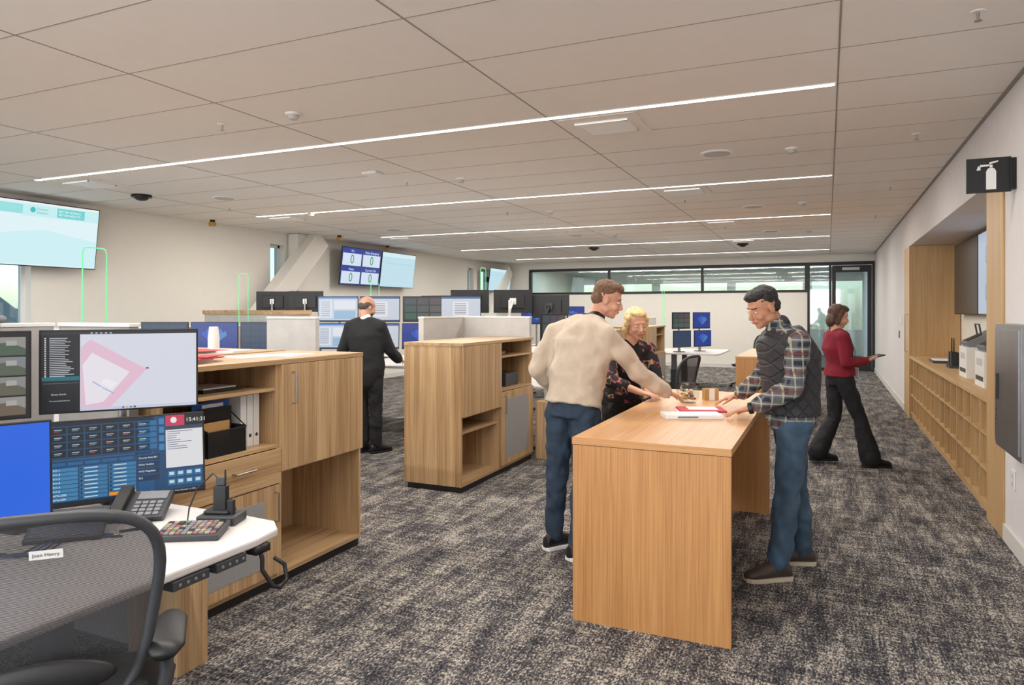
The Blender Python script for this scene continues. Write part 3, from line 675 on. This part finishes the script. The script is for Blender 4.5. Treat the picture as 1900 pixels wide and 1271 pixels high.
def sheet(b,x,y,z,w,h,r,k,t=.003):
    Mx=Matrix.Translation((x,y,z))@Matrix.Rotation(r,4,'Z'); b.box(-w/2,w/2,-h/2,h/2,0,t,k,Mx)
b=MB('paper_stack'); sheet(b,-3.1,2.62,1.276,.22,.3,.1,'paper',.02); sheet(b,-3.07,2.68,1.296,.22,.3,.3,'pink',.006); sheet(b,-3.12,2.6,1.302,.21,.28,.0,'paper'); sheet(b,-3.1,2.75,1.305,.2,.25,.5,'pink'); sheet(b,-3.05,3.4,1.276,.22,.3,.2,'paper',.004); sheet(b,-3.1,3.2,1.276,.22,.3,-.3,'paper',.006); b.done()
b=MB('paper_cup_stack'); x,yy=-4.0,3.7
for k in range(5): b.cyl((x,yy,1.276+.018*k),(x,yy,1.276+.018*k+.09),.04,.03,'whitep',20)
b.done()
b=MB('paper_stack'); sheet(b,-3.7,3.5,1.276,.3,.22,.2,'paper',.012); sheet(b,-3.8,3.4,1.288,.3,.22,.0,'pink'); sheet(b,-4.15,3.4,1.276,.3,.22,.4,'paper',.01); b.done()
label_green=mat('label_green',rgb(170,190,90),.5)
b=MB('network_box'); b.box(-3.2,-2.9,6.3,6.6,.80,.93,'dgrey').box(-3.2,-2.92,6.12,6.26,.80,1.0,'black').box(-2.919,-2.915,6.14,6.24,.84,.87,label_green).done(bevel=.004)
b=MB('book_stack'); sheet(b,-3.1,6.4,1.118,.2,.26,.1,'paper',.02); sheet(b,-3.1,6.4,1.138,.2,.24,.0,'dgrey',.015); b.done()
# ---------------------------------------------------------------- tables
def table(y0,y1):
    b=MB('standing_table'); x0,x1=-1.17,-.40
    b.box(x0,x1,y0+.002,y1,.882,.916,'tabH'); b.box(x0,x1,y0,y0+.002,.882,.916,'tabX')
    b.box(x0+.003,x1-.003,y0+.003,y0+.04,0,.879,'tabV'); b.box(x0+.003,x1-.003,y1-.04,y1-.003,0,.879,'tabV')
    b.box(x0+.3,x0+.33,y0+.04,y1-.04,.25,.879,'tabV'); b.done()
table(3.34,5.72); table(10.2,12.5)
e=empty('candy_jar',(-.88,4.93,.916)); b=MB('jar',e)
pr=[(.0,.05),(.03,.075),(.08,.08),(.12,.06),(.13,.052),(.14,.06)]
b.loft([(V(0,0,z),V(1,0,0),V(0,1,0),r,r) for z,r in pr],glass('jar_glass',(.9,.93,.92,1),.12)); b.done(smooth=True)
b=MB('candies',e)
for k in range(44):
    a=random.random()*6.28; r=random.random()*.055; z=.02+random.random()*.07
    b.ell((r*math.cos(a),r*math.sin(a),z),(.014,.01,.009),random.choice(['yellow','redp','paper','blue','manila']),seg=8,ring=6)
b.done(smooth=True)
b=MB('ring_binder'); Mx=Matrix.Translation((-.74,4.26,.9165))@Matrix.Rotation(math.radians(24),4,'Z'); b.box(-.17,.17,-.08,.08,0,.022,'whitep',Mx); b.box(-.1,.02,-.0812,-.08,.006,.016,'grey',Mx); b.done(bevel=.003)
b=MB('document_folder'); Mx=Matrix.Translation((-.72,4.50,.9165))@Matrix.Rotation(math.radians(20),4,'Z'); b.box(-.15,.13,-.09,.12,.0,.006,'paper',Mx); b.box(-.14,.14,-.08,.12,.006,.018,'pink',Mx); b.box(-.08,.10,-.03,.1,.018,.020,'paper',Mx); b.done()
b=MB('small_box'); Mx=Matrix.Translation((-.76,5.14,.9165))@Matrix.Rotation(math.radians(30),4,'Z'); b.box(-.05,.05,-.03,.03,0,.08,'manila',Mx); b.box(-.02,.02,-.0305,-.03,0,.08,'paper',Mx); b.done(bevel=.003)
# ---------------------------------------------------------------- alcove joinery
b=MB('tall_cabinet'); b.box(1.085,1.72,5.715,6.24,0,2.495,'shV'); b.done(bevel=.002)
b=MB('tall_cabinet'); b.box(1.085,1.72,11.67,12.395,0,2.495,'shV'); handle(b,(1.085,11.85,.95),(1.085,11.85,1.5),-.04); b.done(bevel=.002)
b=MB('cubby_shelf'); Y0,Y1=6.245,11.665
b.box(1.09,1.72,Y0,Y1,.86,.90,'shH'); b.box(1.12,1.72,Y0,Y1,0,.07,'shH'); b.box(1.5,1.72,Y0,Y1,.07,.86,'shV')
n=15; 
for i in range(n+1):
    yy=Y0+(Y1-Y0)*i/n; b.box(1.10,1.5,max(Y0,yy-.009),min(Y1,yy+.009),.07,.86,'shV')
for z in (.07,.33,.60): b.box(1.10,1.5,Y0,Y1,z,z+.018,'shH')
b.done(bevel=.001)
for i,(k,r) in enumerate(((9,2),(3,1),(5,0),(12,1),(1,0),(7,1),(10,1),(13,2))):
    yy=Y0+(Y1-Y0)*(k+.5)/n; z=(.088,.348,.618)[r]
    if i%2: MB('spray_bottle').cyl((1.2,yy,z),(1.2,yy,z+.1),.035,.03,'whitep').cyl((1.2,yy,z+.1),(1.2,yy,z+.14),.014,.014,'whitep').box(1.16,1.22,yy-.01,yy+.01,z+.14,z+.16,'whitep').done()
    else: MB('headset').tube([(1.2+.0,yy+.08*math.cos(a),z+.05+.09*math.sin(a)) for a in [math.pi*q/10 for q in range(11)]],.01,'black').ell((1.2,yy+.08,z+.04),(.02,.03,.035),'black').ell((1.2,yy-.08,z+.04),(.02,.03,.035),'redp').done(smooth=True)
def printer(x,y):
    e=empty('badge_printer',(x,y,.90)); b=MB('body',e); b.box(-.14,.16,-.2,.2,0,.30,'whitep'); b.box(-.142,-.138,-.16,.16,.05,.09,'dgrey'); b.box(-.142,-.139,-.12,.12,.18,.24,'pgrey'); b.done(bevel=.015)
    b=MB('scanner_top',e); Mx=Matrix.Translation((0,0,.36))@Matrix.Rotation(math.radians(-28),4,'Y'); b.box(-.13,.13,-.17,.17,-.02,.05,'grey',Mx); b.box(-.11,.03,-.12,.12,.05,.056,'black',Mx); b.box(-.1,.14,-.15,.15,-.06,.0,'whitep'); b.done(bevel=.008)
    e2=MB('handle_strap',e); e2.tube([(.0,.1,.40),(-.02,.1,.52),(-.02,-.1,.52),(0,-.1,.4)],.008,'dgrey'); e2.done()
printer(1.36,8.15); printer(1.34,7.2)
for yy in (9.3,9.45): MB('handheld_radio').box(1.28,1.36,yy,yy+.07,.90,1.08,'black').cyl((1.31,yy+.02,1.08),(1.31,yy+.02,1.24),.008,.006,'black').box(1.26,1.38,yy-.02,yy+.09,.90,.93,'dgrey').done(bevel=.004)
MB('paper_tray').box(1.2,1.5,10.1,10.5,.9,.93,'dgrey').box(1.22,1.48,10.12,10.48,.93,.94,'paper').done()
e=empty('fire_extinguisher_sign',(.955,5.42,2.43)); b=MB('panel',e); b.box(-.125,.12,-.012,.012,-.112,.112,'black'); b.box(.11,.145,-.03,.03,-.1,.1,'blackm'); b.done(bevel=.002)
b=MB('pictogram',e); y=-.0135
def fl(pts,k='paper'): b._add([V(p[0]*1.1+.005,y,p[1]*1.1) for p in pts],[tuple(range(len(pts)))],k)
fl([(-.02,-.085),(.03,-.085),(.03,.02),(.022,.036),(.012,.042),(-.002,.042),(-.012,.036),(-.02,.02)])
fl([(-.002,.044),(.012,.044),(.012,.06),(-.002,.06)]); fl([(-.004,.062),(.04,.075),(.04,.083),(-.004,.074)]); fl([(-.055,.045),(-.05,.062),(-.004,.062),(-.004,.052),(-.04,.05)]); fl([(-.068,.03),(-.048,.03),(-.048,.055),(-.06,.055)])
b.done()
e=MB('fire_extinguisher_cabinet'); e.box(.985,1.099,4.72,5.38,.70,1.47,'steel'); e.box(.975,.985,4.75,5.35,.73,1.44,'steel'); e.box(.965,.976,5.24,5.27,1.0,1.16,'black')
for k in range(9): e.box(.9735,.9752,5.30,5.315,.86+k*.03,.875+k*.03,'dgrey')
e.done(bevel=.006)
MB('wall_outlet').box(1.09,1.099,5.42,5.5,.4,.52,'whitep').box(1.086,1.091,5.445,5.475,.42,.45,'pgrey').box(1.086,1.091,5.445,5.475,.47,.5,'pgrey').done(bevel=.002)
MB('light_switch').box(1.09,1.099,13.3,13.38,1.1,1.22,'dgrey').done(bevel=.002)
MB('thermostat').box(1.08,1.099,12.9,13.02,1.35,1.47,'whitep').done(bevel=.004)
# ---------------------------------------------------------------- people
def skinmat(n,c): 
    m=mat(n,c,.5,var=.05,nscale=14); m.node_tree.nodes['Principled BSDF'].inputs['Subsurface Weight'].default_value=.12; m.node_tree.nodes['Principled BSDF'].inputs['Subsurface Radius'].default_value=(.02,.008,.004); return m
def lerp(a,b,t): return a+(b-a)*t
def person(name,loc,rz,J,face,skin,hair,cloth,w=1.0,voxel=.005,female=False,beard=None,headsc=1.0,curl=.35,lid=.0):
    J={k:Vector(v) for k,v in J.items()}
    e=empty(name,loc,rz)
    S=(J['shL']-J['shR']).normalized(); SP=(J['hipL']-J['hipR']).normalized()
    P,W,C,N,Hd=J['pelvis'],J['waist'],J['chest'],J['neck'],J['head']
    def torso(b,g,k,lo=0,hi=9,wd=1.0):
        ctr=[P-(W-P).normalized()*.09,P,lerp(P,W,.5),W,lerp(W,C,.5),C,lerp(C,N,.55),lerp(C,N,.84),N]
        if female: ra=[.135,.168,.155,.128,.142,.16,.145,.09,.05]; rb=[.10,.118,.11,.095,.11,.125,.09,.07,.05]
        else: ra=[.135,.165,.16,.155,.168,.185,.17,.105,.06]; rb=[.105,.122,.118,.115,.12,.125,.10,.08,.058]
        secs=[]
        for i in range(lo,min(hi,9)):
            t=(ctr[min(i+1,8)]-ctr[max(i-1,0)]).normalized(); s=lerp(SP,S,min(1,i/6)); s=(s-t*s.dot(t)).normalized(); f=s.cross(t)
            secs.append((ctr[i],s,f,ra[i]*w*wd+g,rb[i]*w+g))
        b.loft(secs,k,26)
        return secs
    def shoulders(b,g,k):
        m_=lerp(C,N,.62)
        for q in ('shL','shR'): b.limb(lerp(m_,J[q],.35),J[q],.078*w+g,.058*w+g,k)
        b.limb(lerp(C,N,.88),J['shL'],.045*w+g,.045*w+g,k); b.limb(lerp(C,N,.88),J['shR'],.045*w+g,.045*w+g,k)
    def arm(b,q,g,k,cuff=1.0,flare=0,up=0):
        b.limb(J['sh'+q],J['el'+q],.052*w+g,.042*w+g,k); b.limb(J['el'+q],lerp(J['el'+q],J['wr'+q],cuff),.042*w+g,lerp(.042*w,.028*w,cuff)+g+flare,k)
    def leg(b,q,g,k,end=1.0,flare=0):
        b.limb(J['hip'+q],J['kn'+q],.085*w+g,.058*w+g,k)
        mid=lerp(J['kn'+q],J['an'+q],.35)
        b.limb(J['kn'+q],mid,.056*w+g,.056*w+g+flare*.3,k); b.limb(mid,lerp(J['kn'+q],J['an'+q],end),.056*w+g+flare*.3,.040*w+g+flare,k)
    f=Vector(face).normalized(); up=(V(0,0,1)-f*f.z).normalized(); s=f.cross(up); h=headsc
    def hp(a,b_,c): return Hd+(s*a+f*b_+up*c)*h
    AX=(s,f,up)
    def he(b,c,r,k): b.ell(hp(*c),[q*h for q in r],k,AX)
    body=MB('body',e)
    torso(body,-.012,skin); shoulders(body,-.012,skin)
    for q in 'LR': arm(body,q,-.004,skin); leg(body,q,-.012,skin)
    body.limb(lerp(C,N,.9),hp(0,-.025,-.04),.056*w,.052*h*(.88 if female else 1),skin)
    he(body,(0,-.012,.032),(.074,.092,.086),skin); he(body,(0,.022,-.03),(.058,.066,.078),skin); he(body,(0,.045,-.075),(.036,.038,.035),skin); he(body,(0,.066,-.093),(.02,.018,.017),skin)
    he(body,(0,.072,.03),(.044,.0125,.012),skin)
    for q in (-1,1): he(body,(q*.034,.058,-.032),(.024,.026,.024),skin); he(body,(q*.077,-.006,-.008),(.009,.019,.03),skin); he(body,(q*.047,-.0,-.06),(.02,.04,.026),skin)
    body.limb(hp(0,.082,.012),hp(0,.104,-.028),.008*h,.0125*h,skin); he(body,(0,.098,-.034),(.016,.012,.009),skin)
    he(body,(0,.083,-.06),(.024,.014,.014),skin)
    def hand(q):
        wr=J['wr'+q]; d=(J['ha'+q]-wr).normalized(); nrm=J.get('pn'+q,V(0,0,-1)); nrm=(nrm-d*nrm.dot(d)).normalized(); lat=d.cross(nrm)
        sg=1 if q=='L' else -1
        if 'th'+q in J: sg=1 if lat.dot(J['th'+q])>0 else -1
        k=.92*(.92 if female else 1)
        body.loft([(wr-d*.02,lat,nrm,.026*k,.021*k),(wr+d*.01,lat,nrm,.029*k,.019*k),(wr+d*.045*k,lat,nrm,.04*k,.017*k),(wr+d*.085*k,lat,nrm,.042*k,.014*k),(wr+d*.098*k,lat,nrm,.036*k,.009*k)],skin,16)
        for i,(off,L_,spr) in enumerate(((.031,.070,.22),(.0105,.080,.07),(-.0105,.074,-.08),(-.031,.057,-.24))):
            p=wr+d*(.088-abs(off)*.2)*k+lat*off*sg*k; dd=(d+lat*spr*sg).normalized(); a=curl*(.5+.2*i*.3)
            for j,fr in enumerate((.46,.3,.24)):
                dd=(dd*math.cos(a)+nrm*math.sin(a)).normalized()
                p2=p+dd*L_*fr*k; body.limb(p,p2,(.0092-.0007*j)*k,(.0086-.0009*j)*k,skin,10); p=p2
        p=wr+d*.025*k+lat*.024*sg*k; dd=(d*.62+lat*.72*sg+nrm*.3).normalized(); body.limb(p-dd*.01,p+dd*.04*k,.014*k,.011*k,skin,12)
        p=p+dd*.04*k; dd=(d*.85+lat*.42*sg+nrm*.3).normalized(); body.limb(p,p+dd*.034*k,.0105*k,.0085*k,skin,12); p=p+dd*.034*k; body.limb(p,p+dd*.022*k,.0088*k,.0068*k,skin,10)
    hand('L'); hand('R')
    body.done(voxel=voxel,sm=3)
    fd=MB('facial_features',e)
    white=M['paper']; iris=D.materials.get('iris') or mat('iris',rgb(56,40,30),.3); lip=D.materials.get('lips') or mat('lips',rgb(176,104,96),.5)
    for q in (-1,1):
        he(fd,(q*.031,.0735,.001),(.012,.0115,.0048),white); he(fd,(q*.031,.0808,.0),(.0048,.0048,.0048),iris)
        fd.limb(hp(q*.016,.0838,.025),hp(q*.046,.072,.026),.003*h,.002*h,hair,8)
        fd.limb(hp(q*.019,.0825,.007),hp(q*.044,.075,.006),.0038*h,.003*h,skin,8)
    fd.limb(hp(-.021,.087,-.0575),hp(.021,.087,-.0575),.0042*h,.0042*h,lip,8); fd.limb(hp(-.015,.0935,-.0575),hp(.015,.0935,-.0575),.0045*h,.0045*h,lip,8)
    fd.done(smooth=True)
    return dict(e=e,J=J,torso=torso,shoulders=shoulders,arm=arm,leg=leg,hp=hp,he=he,P=P,W=W,C=C,N=N,S=S,lerp=lerp,w=w,f=f,s=s,up=up)
def pants(R,k,flare=.0,g=.012,top=4,end=.96,name='trousers',disp=.03):
    b=MB(name,R['e']); R['torso'](b,g-.004,k,0,top)
    for q in 'LR': R['leg'](b,q,g,k,end,flare)
    b.done(voxel=.009,sm=4,disp=disp,dsize=.08)
def shoes(R,dirs,k,sole,name='shoes'):
    b=MB(name,R['e']); c=MB('soles',R['e'])
    for q,d in zip('LR',dirs):
        d=V(*d).normalized(); lat=d.cross(V(0,0,1)); A=R['J']['an'+q]; base=V(A.x,A.y,A.z-.09)
        pr=[(-.078,.022,.03),(-.068,.034,.075),(-.03,.04,.10),(.03,.041,.10),(.09,.046,.075),(.145,.048,.055),(.185,.038,.045),(.205,.02,.03)]
        b.loft([(base+d*t+V(0,0,.012+hh/2),lat,V(0,0,1),a,hh/2+.004) for t,a,hh in pr],k,18)
        b.limb(base+V(0,0,.08)-d*.01,A+V(0,0,.02),.045,.045,k)
        P=[]
        for t,a,_ in pr: P.append((base+d*t,a+.006))
        poly=[p+lat*a for p,a in P]+[p-lat*a for p,a in P[::-1]]
        c.prism([(p.x,p.y) for p in poly],base.z,base.z+.024,sole)
    b.done(voxel=.006,sm=3); c.done(bevel=.004)
R24=math.radians(24.2)
sk1=skinmat('skin_fair',rgb(206,152,128)); sk2=skinmat('skin_light',rgb(214,164,138)); sk3=skinmat('skin_tan',rgb(190,136,108))
hbrown=mat('hair_brown',rgb(112,80,56),.6,var=.3,nscale=60,bump=.6,bscale=180); hblond=mat('hair_blonde',rgb(218,188,136),.5,var=.2,nscale=50,bump=.6,bscale=150)
hblack=mat('hair_black',rgb(30,28,30),.45,var=.3,nscale=60,bump=.6,bscale=180); hdbr=mat('hair_dark_brown',rgb(80,54,42),.5,var=.3,nscale=60,bump=.5,bscale=150); hgrey=mat('hair_grey',rgb(86,78,74),.7,var=.3,nscale=80,bump=.6,bscale=200)
denim=mat('denim_blue',rgb(46,62,80),.85,var=.3,nscale=9,bump=.3,bscale=500); denim2=mat('denim_mid_blue',rgb(62,84,104),.85,var=.32,nscale=8,bump=.3,bscale=500)
# --- man in cream sweater
J=dict(pelvis=(-.01,0,.95),waist=(.01,.02,1.09),chest=(.055,.03,1.31),neck=(.135,.055,1.49),head=(.225,.09,1.625),shL=(-.10,.16,1.40),shR=(.19,-.09,1.395),
 elL=(-.235,.13,1.17),wrL=(-.12,.27,1.02),haL=(-.03,.34,1.0),pnL=(.5,-.6,0),elR=(.40,.0,1.165),wrR=(.615,.12,1.02),haR=(.75,.18,.965),pnR=(.2,.1,-1),thR=(-.3,1,0),
 hipL=(-.085,.06,.90),knL=(-.105,.07,.50),anL=(-.125,.08,.09),hipR=(.065,-.05,.90),knR=(.055,-.07,.50),anR=(.01,-.11,.09))
R=person('man_in_cream_sweater',(-1.48,4.27,0),R24,J,(.93,-.12,-.33),sk1,hbrown,None,w=1.05,voxel=.0045)
swt=mat('cream_knit',rgb(202,184,164),.95,var=.05,nscale=20,bump=.35,bscale=350,sheen=.15)
b=MB('sweater',R['e']); R['torso'](b,.028,swt,1,9); R['shoulders'](b,.018,swt)
for q in 'LR': R['arm'](b,q,.020,swt,.93,.004)
b.done(voxel=.008,sm=5,disp=.05,dsize=.13)
b=MB('shirt_collar',R['e']); b.limb(lerp(R['C'],R['N'],1.0),lerp(R['N'],R['J']['head'],.10),.062,.06,'black'); b.done(voxel=.006,sm=2)
pants(R,denim,.006,name='jeans'); shoes(R,((.8,.55,0),(.8,.55,0)),'black','paper')
b=MB('hair',R['e']); he=R['he']; he(b,(0,-.024,.052),(.078,.088,.078),hbrown); he(b,(0,-.055,.0),(.07,.055,.065),hbrown); he(b,(0,.02,.085),(.062,.064,.042),hbrown); b.done(voxel=.005,sm=1,disp=.012,dsize=.02)
# --- blonde woman
J=dict(pelvis=(-.03,.12,.88),waist=(-.02,.08,1.0),chest=(0,.02,1.15),neck=(.02,-.035,1.315),head=(.05,-.09,1.455),shL=(.16,.03,1.25),shR=(-.135,-.07,1.25),
 elL=(.21,-.07,1.02),wrL=(.10,-.27,.975),haL=(.16,-.42,.945),pnL=(0,0,-1),thL=(-1,0,0),elR=(-.16,-.24,1.04),wrR=(.03,-.40,.975),haR=(.18,-.46,.945),pnR=(0,0,-1),thR=(0,1,0),
 hipL=(.06,.14,.85),knL=(.06,.16,.46),anL=(.06,.18,.09),hipR=(-.10,.09,.85),knR=(-.10,.11,.46),anR=(-.10,.13,.09))
R=person('woman_with_blonde_hair',(-1.39,5.24,0),R24,J,(.26,-.90,-.28),sk2,hblond,None,w=.94,female=True,voxel=.0045,headsc=.97)
m,nt,bb=newmat('floral_black'); tc=nt.nodes.new('ShaderNodeTexCoord'); vo=nt.nodes.new('ShaderNodeTexNoise'); vo.inputs['Scale'].default_value=16; vo.inputs['Detail'].default_value=2; nt.links.new(tc.outputs['Object'],vo.inputs['Vector'])
r=nt.nodes.new('ShaderNodeValToRGB'); r.color_ramp.interpolation='CONSTANT'; r.color_ramp.elements[0].color=rgb(24,22,26); r.color_ramp.elements[1].position=.56; r.color_ramp.elements[1].color=rgb(150,62,84)
for p_,c_ in ((.60,rgb(176,150,92)),(.63,rgb(70,96,70)),(.67,rgb(30,28,30))): q=r.color_ramp.elements.new(p_); q.color=c_
nt.links.new(vo.outputs['Fac'],r.inputs['Fac']); nt.links.new(r.outputs['Color'],bb.inputs['Base Color']); bb.inputs['Roughness'].default_value=.8
b=MB('floral_top',R['e']); R['torso'](b,.014,m,1,8); R['shoulders'](b,.012,m)
for q in 'LR': R['arm'](b,q,.012,m,.45,.004)
b.done(voxel=.008,sm=4,disp=.018,dsize=.09)
pants(R,M['black'],.0,top=3); shoes(R,((.3,-.95,0),(.3,-.95,0)),'black','black')
b=MB('hair',R['e']); he=R['he']; hp=R['hp']; he(b,(0,-.03,.042),(.084,.088,.084),hblond); he(b,(0,.016,.086),(.068,.060,.036),hblond)
he(b,(0,-.06,-.05),(.080,.053,.09),hblond)
for q in (-1,1): b.limb(hp(q*.078,.012,.05),hp(q*.085,.0,-.05),.020,.022,hblond); b.limb(hp(q*.085,.0,-.05),hp(q*.078,-.005,-.115),.023,.014,hblond)
b.done(voxel=.005,sm=2,disp=.010,dsize=.03)
# --- man in vest
J=dict(pelvis=(0.01,0,.94),waist=(.01,0,1.08),chest=(0,0,1.27),neck=(-.07,0,1.45),head=(-.16,-.01,1.57),shL=(-.02,-.185,1.37),shR=(-.04,.185,1.37),
 elL=(-.065,-.235,1.11),wrL=(-.27,-.12,.985),haL=(-.42,-.05,.945),pnL=(0,0,-1),thL=(0,1,0),elR=(-.04,.31,1.13),wrR=(-.17,.44,.99),haR=(-.31,.5,.945),pnR=(0,0,-1),thR=(0,-1,0),
 hipL=(.0,-.085,.90),knL=(-.05,-.11,.50),anL=(-.12,-.15,.09),hipR=(.03,.085,.90),knR=(.08,.10,.50),anR=(.12,.10,.09))
R=person('man_in_quilted_vest',(-.21,4.51,0),R24,J,(-.88,-.25,-.40),sk3,hblack,None,w=1.05,voxel=.0045)
shirt=plaid('plaid_shirt',rgb(36,42,58),rgb(104,108,112),rgb(190,182,160),12)
b=MB('plaid_shirt',R['e']); R['torso'](b,.018,shirt,0,8); R['shoulders'](b,.010,shirt)
for q in 'LR': R['arm'](b,q,.014,shirt,.78,.004)
b.limb(lerp(R['C'],R['N'],.9),lerp(R['N'],R['J']['head'],.16),.07,.064,shirt)
b.done(voxel=.008,sm=3,disp=.03,dsize=.08)
vest=quilt('quilted_vest',rgb(44,44,48))
b=MB('quilted_vest',R['e']); R['torso'](b,.040,vest,1,8)
m_=lerp(R['C'],R['N'],.62)
for q in ('shL','shR'): b.limb(lerp(m_,R['J'][q],.2),lerp(m_,R['J'][q],.72),.096,.080,vest)
b.limb(lerp(R['C'],R['N'],.88),lerp(R['N'],R['J']['head'],.05)+V(.015,0,0),.078,.074,vest)
b.done(voxel=.008,sm=4,disp=.015,dsize=.12)
pants(R,denim2,.010,name='jeans'); boot=mat('brown_leather',rgb(66,54,46),.5,var=.15,bump=.2,bscale=120); shoes(R,((-1,-.15,0),(-1,.1,0)),boot,mat('boot_sole',rgb(196,184,160),.7),'boots')
b=MB('hair',R['e']); he=R['he']; he(b,(0,-.026,.052),(.079,.088,.078),hblack); he(b,(0,-.055,-.0),(.071,.052,.062),hblack); he(b,(0,.022,.086),(.066,.064,.040),hblack); b.done(voxel=.005,sm=1,disp=.013,dsize=.02)
b=MB('wristwatch',R['e']); a=R['J']['wrL']; d=(R['J']['haL']-a).normalized(); b.cyl(a-d*.012,a+d*.012,.034,.033,'black',20); b.ell(a+V(0,-.012,.03),(.019,.016,.007),'blackm'); b.done(bevel=.002)
# --- walking woman
J=dict(pelvis=(-.02,0,.90),waist=(-.025,0,1.03),chest=(-.04,0,1.19),neck=(-.055,0,1.36),head=(-.03,0,1.495),shL=(-.05,.155,1.29),shR=(-.06,-.155,1.29),
 elR=(-.05,-.20,1.04),wrR=(.17,-.16,1.06),haR=(.3,-.10,1.08),pnR=(0,.3,1),thR=(0,-1,0),elL=(.0,.19,1.04),wrL=(.22,.10,1.04),haL=(.35,.03,1.06),pnL=(0,-.3,1),thL=(0,1,0),
 hipL=(-.03,.08,.86),knL=(-.03,.09,.47),anL=(-.20,.10,.115),hipR=(-.01,-.08,.86),knR=(.14,-.09,.48),anR=(.24,-.10,.09))
R=person('walking_woman_in_red_top',(.13,7.8,0),R24,J,(.93,-.08,-.25),sk2,hdbr,None,w=.94,female=True,voxel=.006,headsc=.97)
red=mat('burgundy_knit',rgb(128,24,44),.9,var=.1,bump=.2,bscale=300)
b=MB('red_top',R['e']); R['torso'](b,.026,red,1,8); R['shoulders'](b,.012,red)
for q in 'LR': R['arm'](b,q,.013,red,.92,.003)
b.done(voxel=.009,sm=4,disp=.02,dsize=.11)
pants(R,mat('black_trousers',rgb(26,26,32),.8),.05,end=.98,top=3,disp=.018); shoes(R,((1,0,-.0),(1,.0,0)),'black','black')
b=MB('hair',R['e']); he=R['he']; hp=R['hp']; he(b,(0,-.028,.045),(.084,.09,.084),hdbr); he(b,(0,.018,.085),(.068,.064,.040),hdbr); he(b,(0,-.062,-.04),(.076,.052,.09),hdbr)
for q in (-1,1): b.limb(hp(q*.074,-.005,.05),hp(q*.078,-.02,-.08),.024,.020,hdbr)
b.done(voxel=.006,sm=2,disp=.010,dsize=.03)
b=MB('handheld_device',R['e']); Mx=Matrix.Translation((.33,-.03,1.09))@Matrix.Rotation(-.25,4,'Y'); b.box(-.07,.07,-.06,.06,0,.012,'black',Mx); b.done(bevel=.003)
b=MB('lanyard_badge',R['e']); b.tube([(.04,-.07,1.33),(.115,-.04,1.15),(.135,0,1.0)],.003,'black'); b.tube([(.04,.07,1.33),(.115,.04,1.15),(.135,0,1.0)],.003,'black'); b.box(.15,.155,-.035,.035,.88,.98,'paper'); b.done()
# --- man in black suit
J=dict(pelvis=(.02,0,.93),waist=(.015,0,1.07),chest=(0,.01,1.27),neck=(-.01,.03,1.455),head=(.0,.075,1.59),shL=(-.18,.09,1.38),shR=(.165,-.06,1.38),
 elL=(-.265,.06,1.11),wrL=(-.25,.14,.87),haL=(-.24,.17,.75),pnL=(1,0,0),thL=(0,1,0),elR=(.26,.04,1.12),wrR=(.31,.28,1.0),haR=(.36,.42,.955),pnR=(0,0,-1),thR=(-1,0,0),
 hipL=(-.07,.03,.89),knL=(-.05,.04,.49),anL=(-.03,.05,.09),hipR=(.10,-.03,.89),knR=(.11,-.01,.49),anR=(.11,-.0,.09))
R=person('man_in_black_suit',(-4.6,6.34,0),R24,J,(.72,.62,-.3),sk1,hgrey,None,w=1.05,voxel=.006)
suit=mat('black_suit',rgb(34,34,38),.85,var=.1,bump=.1,bscale=400)
b=MB('suit_jacket',R['e']); R['torso'](b,.028,suit,0,8); R['shoulders'](b,.02,suit)
for q in 'LR': R['arm'](b,q,.02,suit,.93,.006)
b.limb(R['P']+V(0,0,-.02),R['P']+V(0,0,-.10),.175,.17,suit); b.done(voxel=.009,sm=4,disp=.018,dsize=.12)
b=MB('shirt_collar',R['e']); b.limb(lerp(R['C'],R['N'],.98),lerp(R['N'],R['J']['head'],.14),.064,.061,'paper'); b.done(voxel=.006,sm=2)
pants(R,suit,.01); shoes(R,((.45,.9,0),(.7,.7,0)),'black','black')
b=MB('beard',R['e']); he=R['he']; he(b,(0,.03,-.062),(.056,.056,.045),hgrey); he(b,(0,.055,-.088),(.036,.034,.026),hgrey); b.done(voxel=.005,sm=1,disp=.008,dsize=.02)
b=MB('hair',R['e'])
for q in (-1,1): he(b,(q*.045,-.02,.02),(.036,.055,.04),hgrey)
he(b,(0,-.05,.0),(.066,.056,.055),hgrey); b.done(voxel=.005,sm=1,disp=.006,dsize=.02)
# ---------------------------------------------------------------- world
w=D.worlds.new('sky_world'); scn.world=w; w.use_nodes=True; nt=w.node_tree
bg=nt.nodes['Background']; sky=nt.nodes.new('ShaderNodeTexSky')
try:
    sky.sky_type='NISHITA'; sky.sun_disc=False; sky.sun_elevation=math.radians(35); sky.sun_rotation=math.radians(90)
except Exception: pass
nt.links.new(sky.outputs[0],bg.inputs['Color']); bg.inputs['Strength'].default_value=.28
try:
    scn.view_settings.view_transform='Standard'; scn.view_settings.look='None'; scn.view_settings.exposure=0.0
except Exception: pass
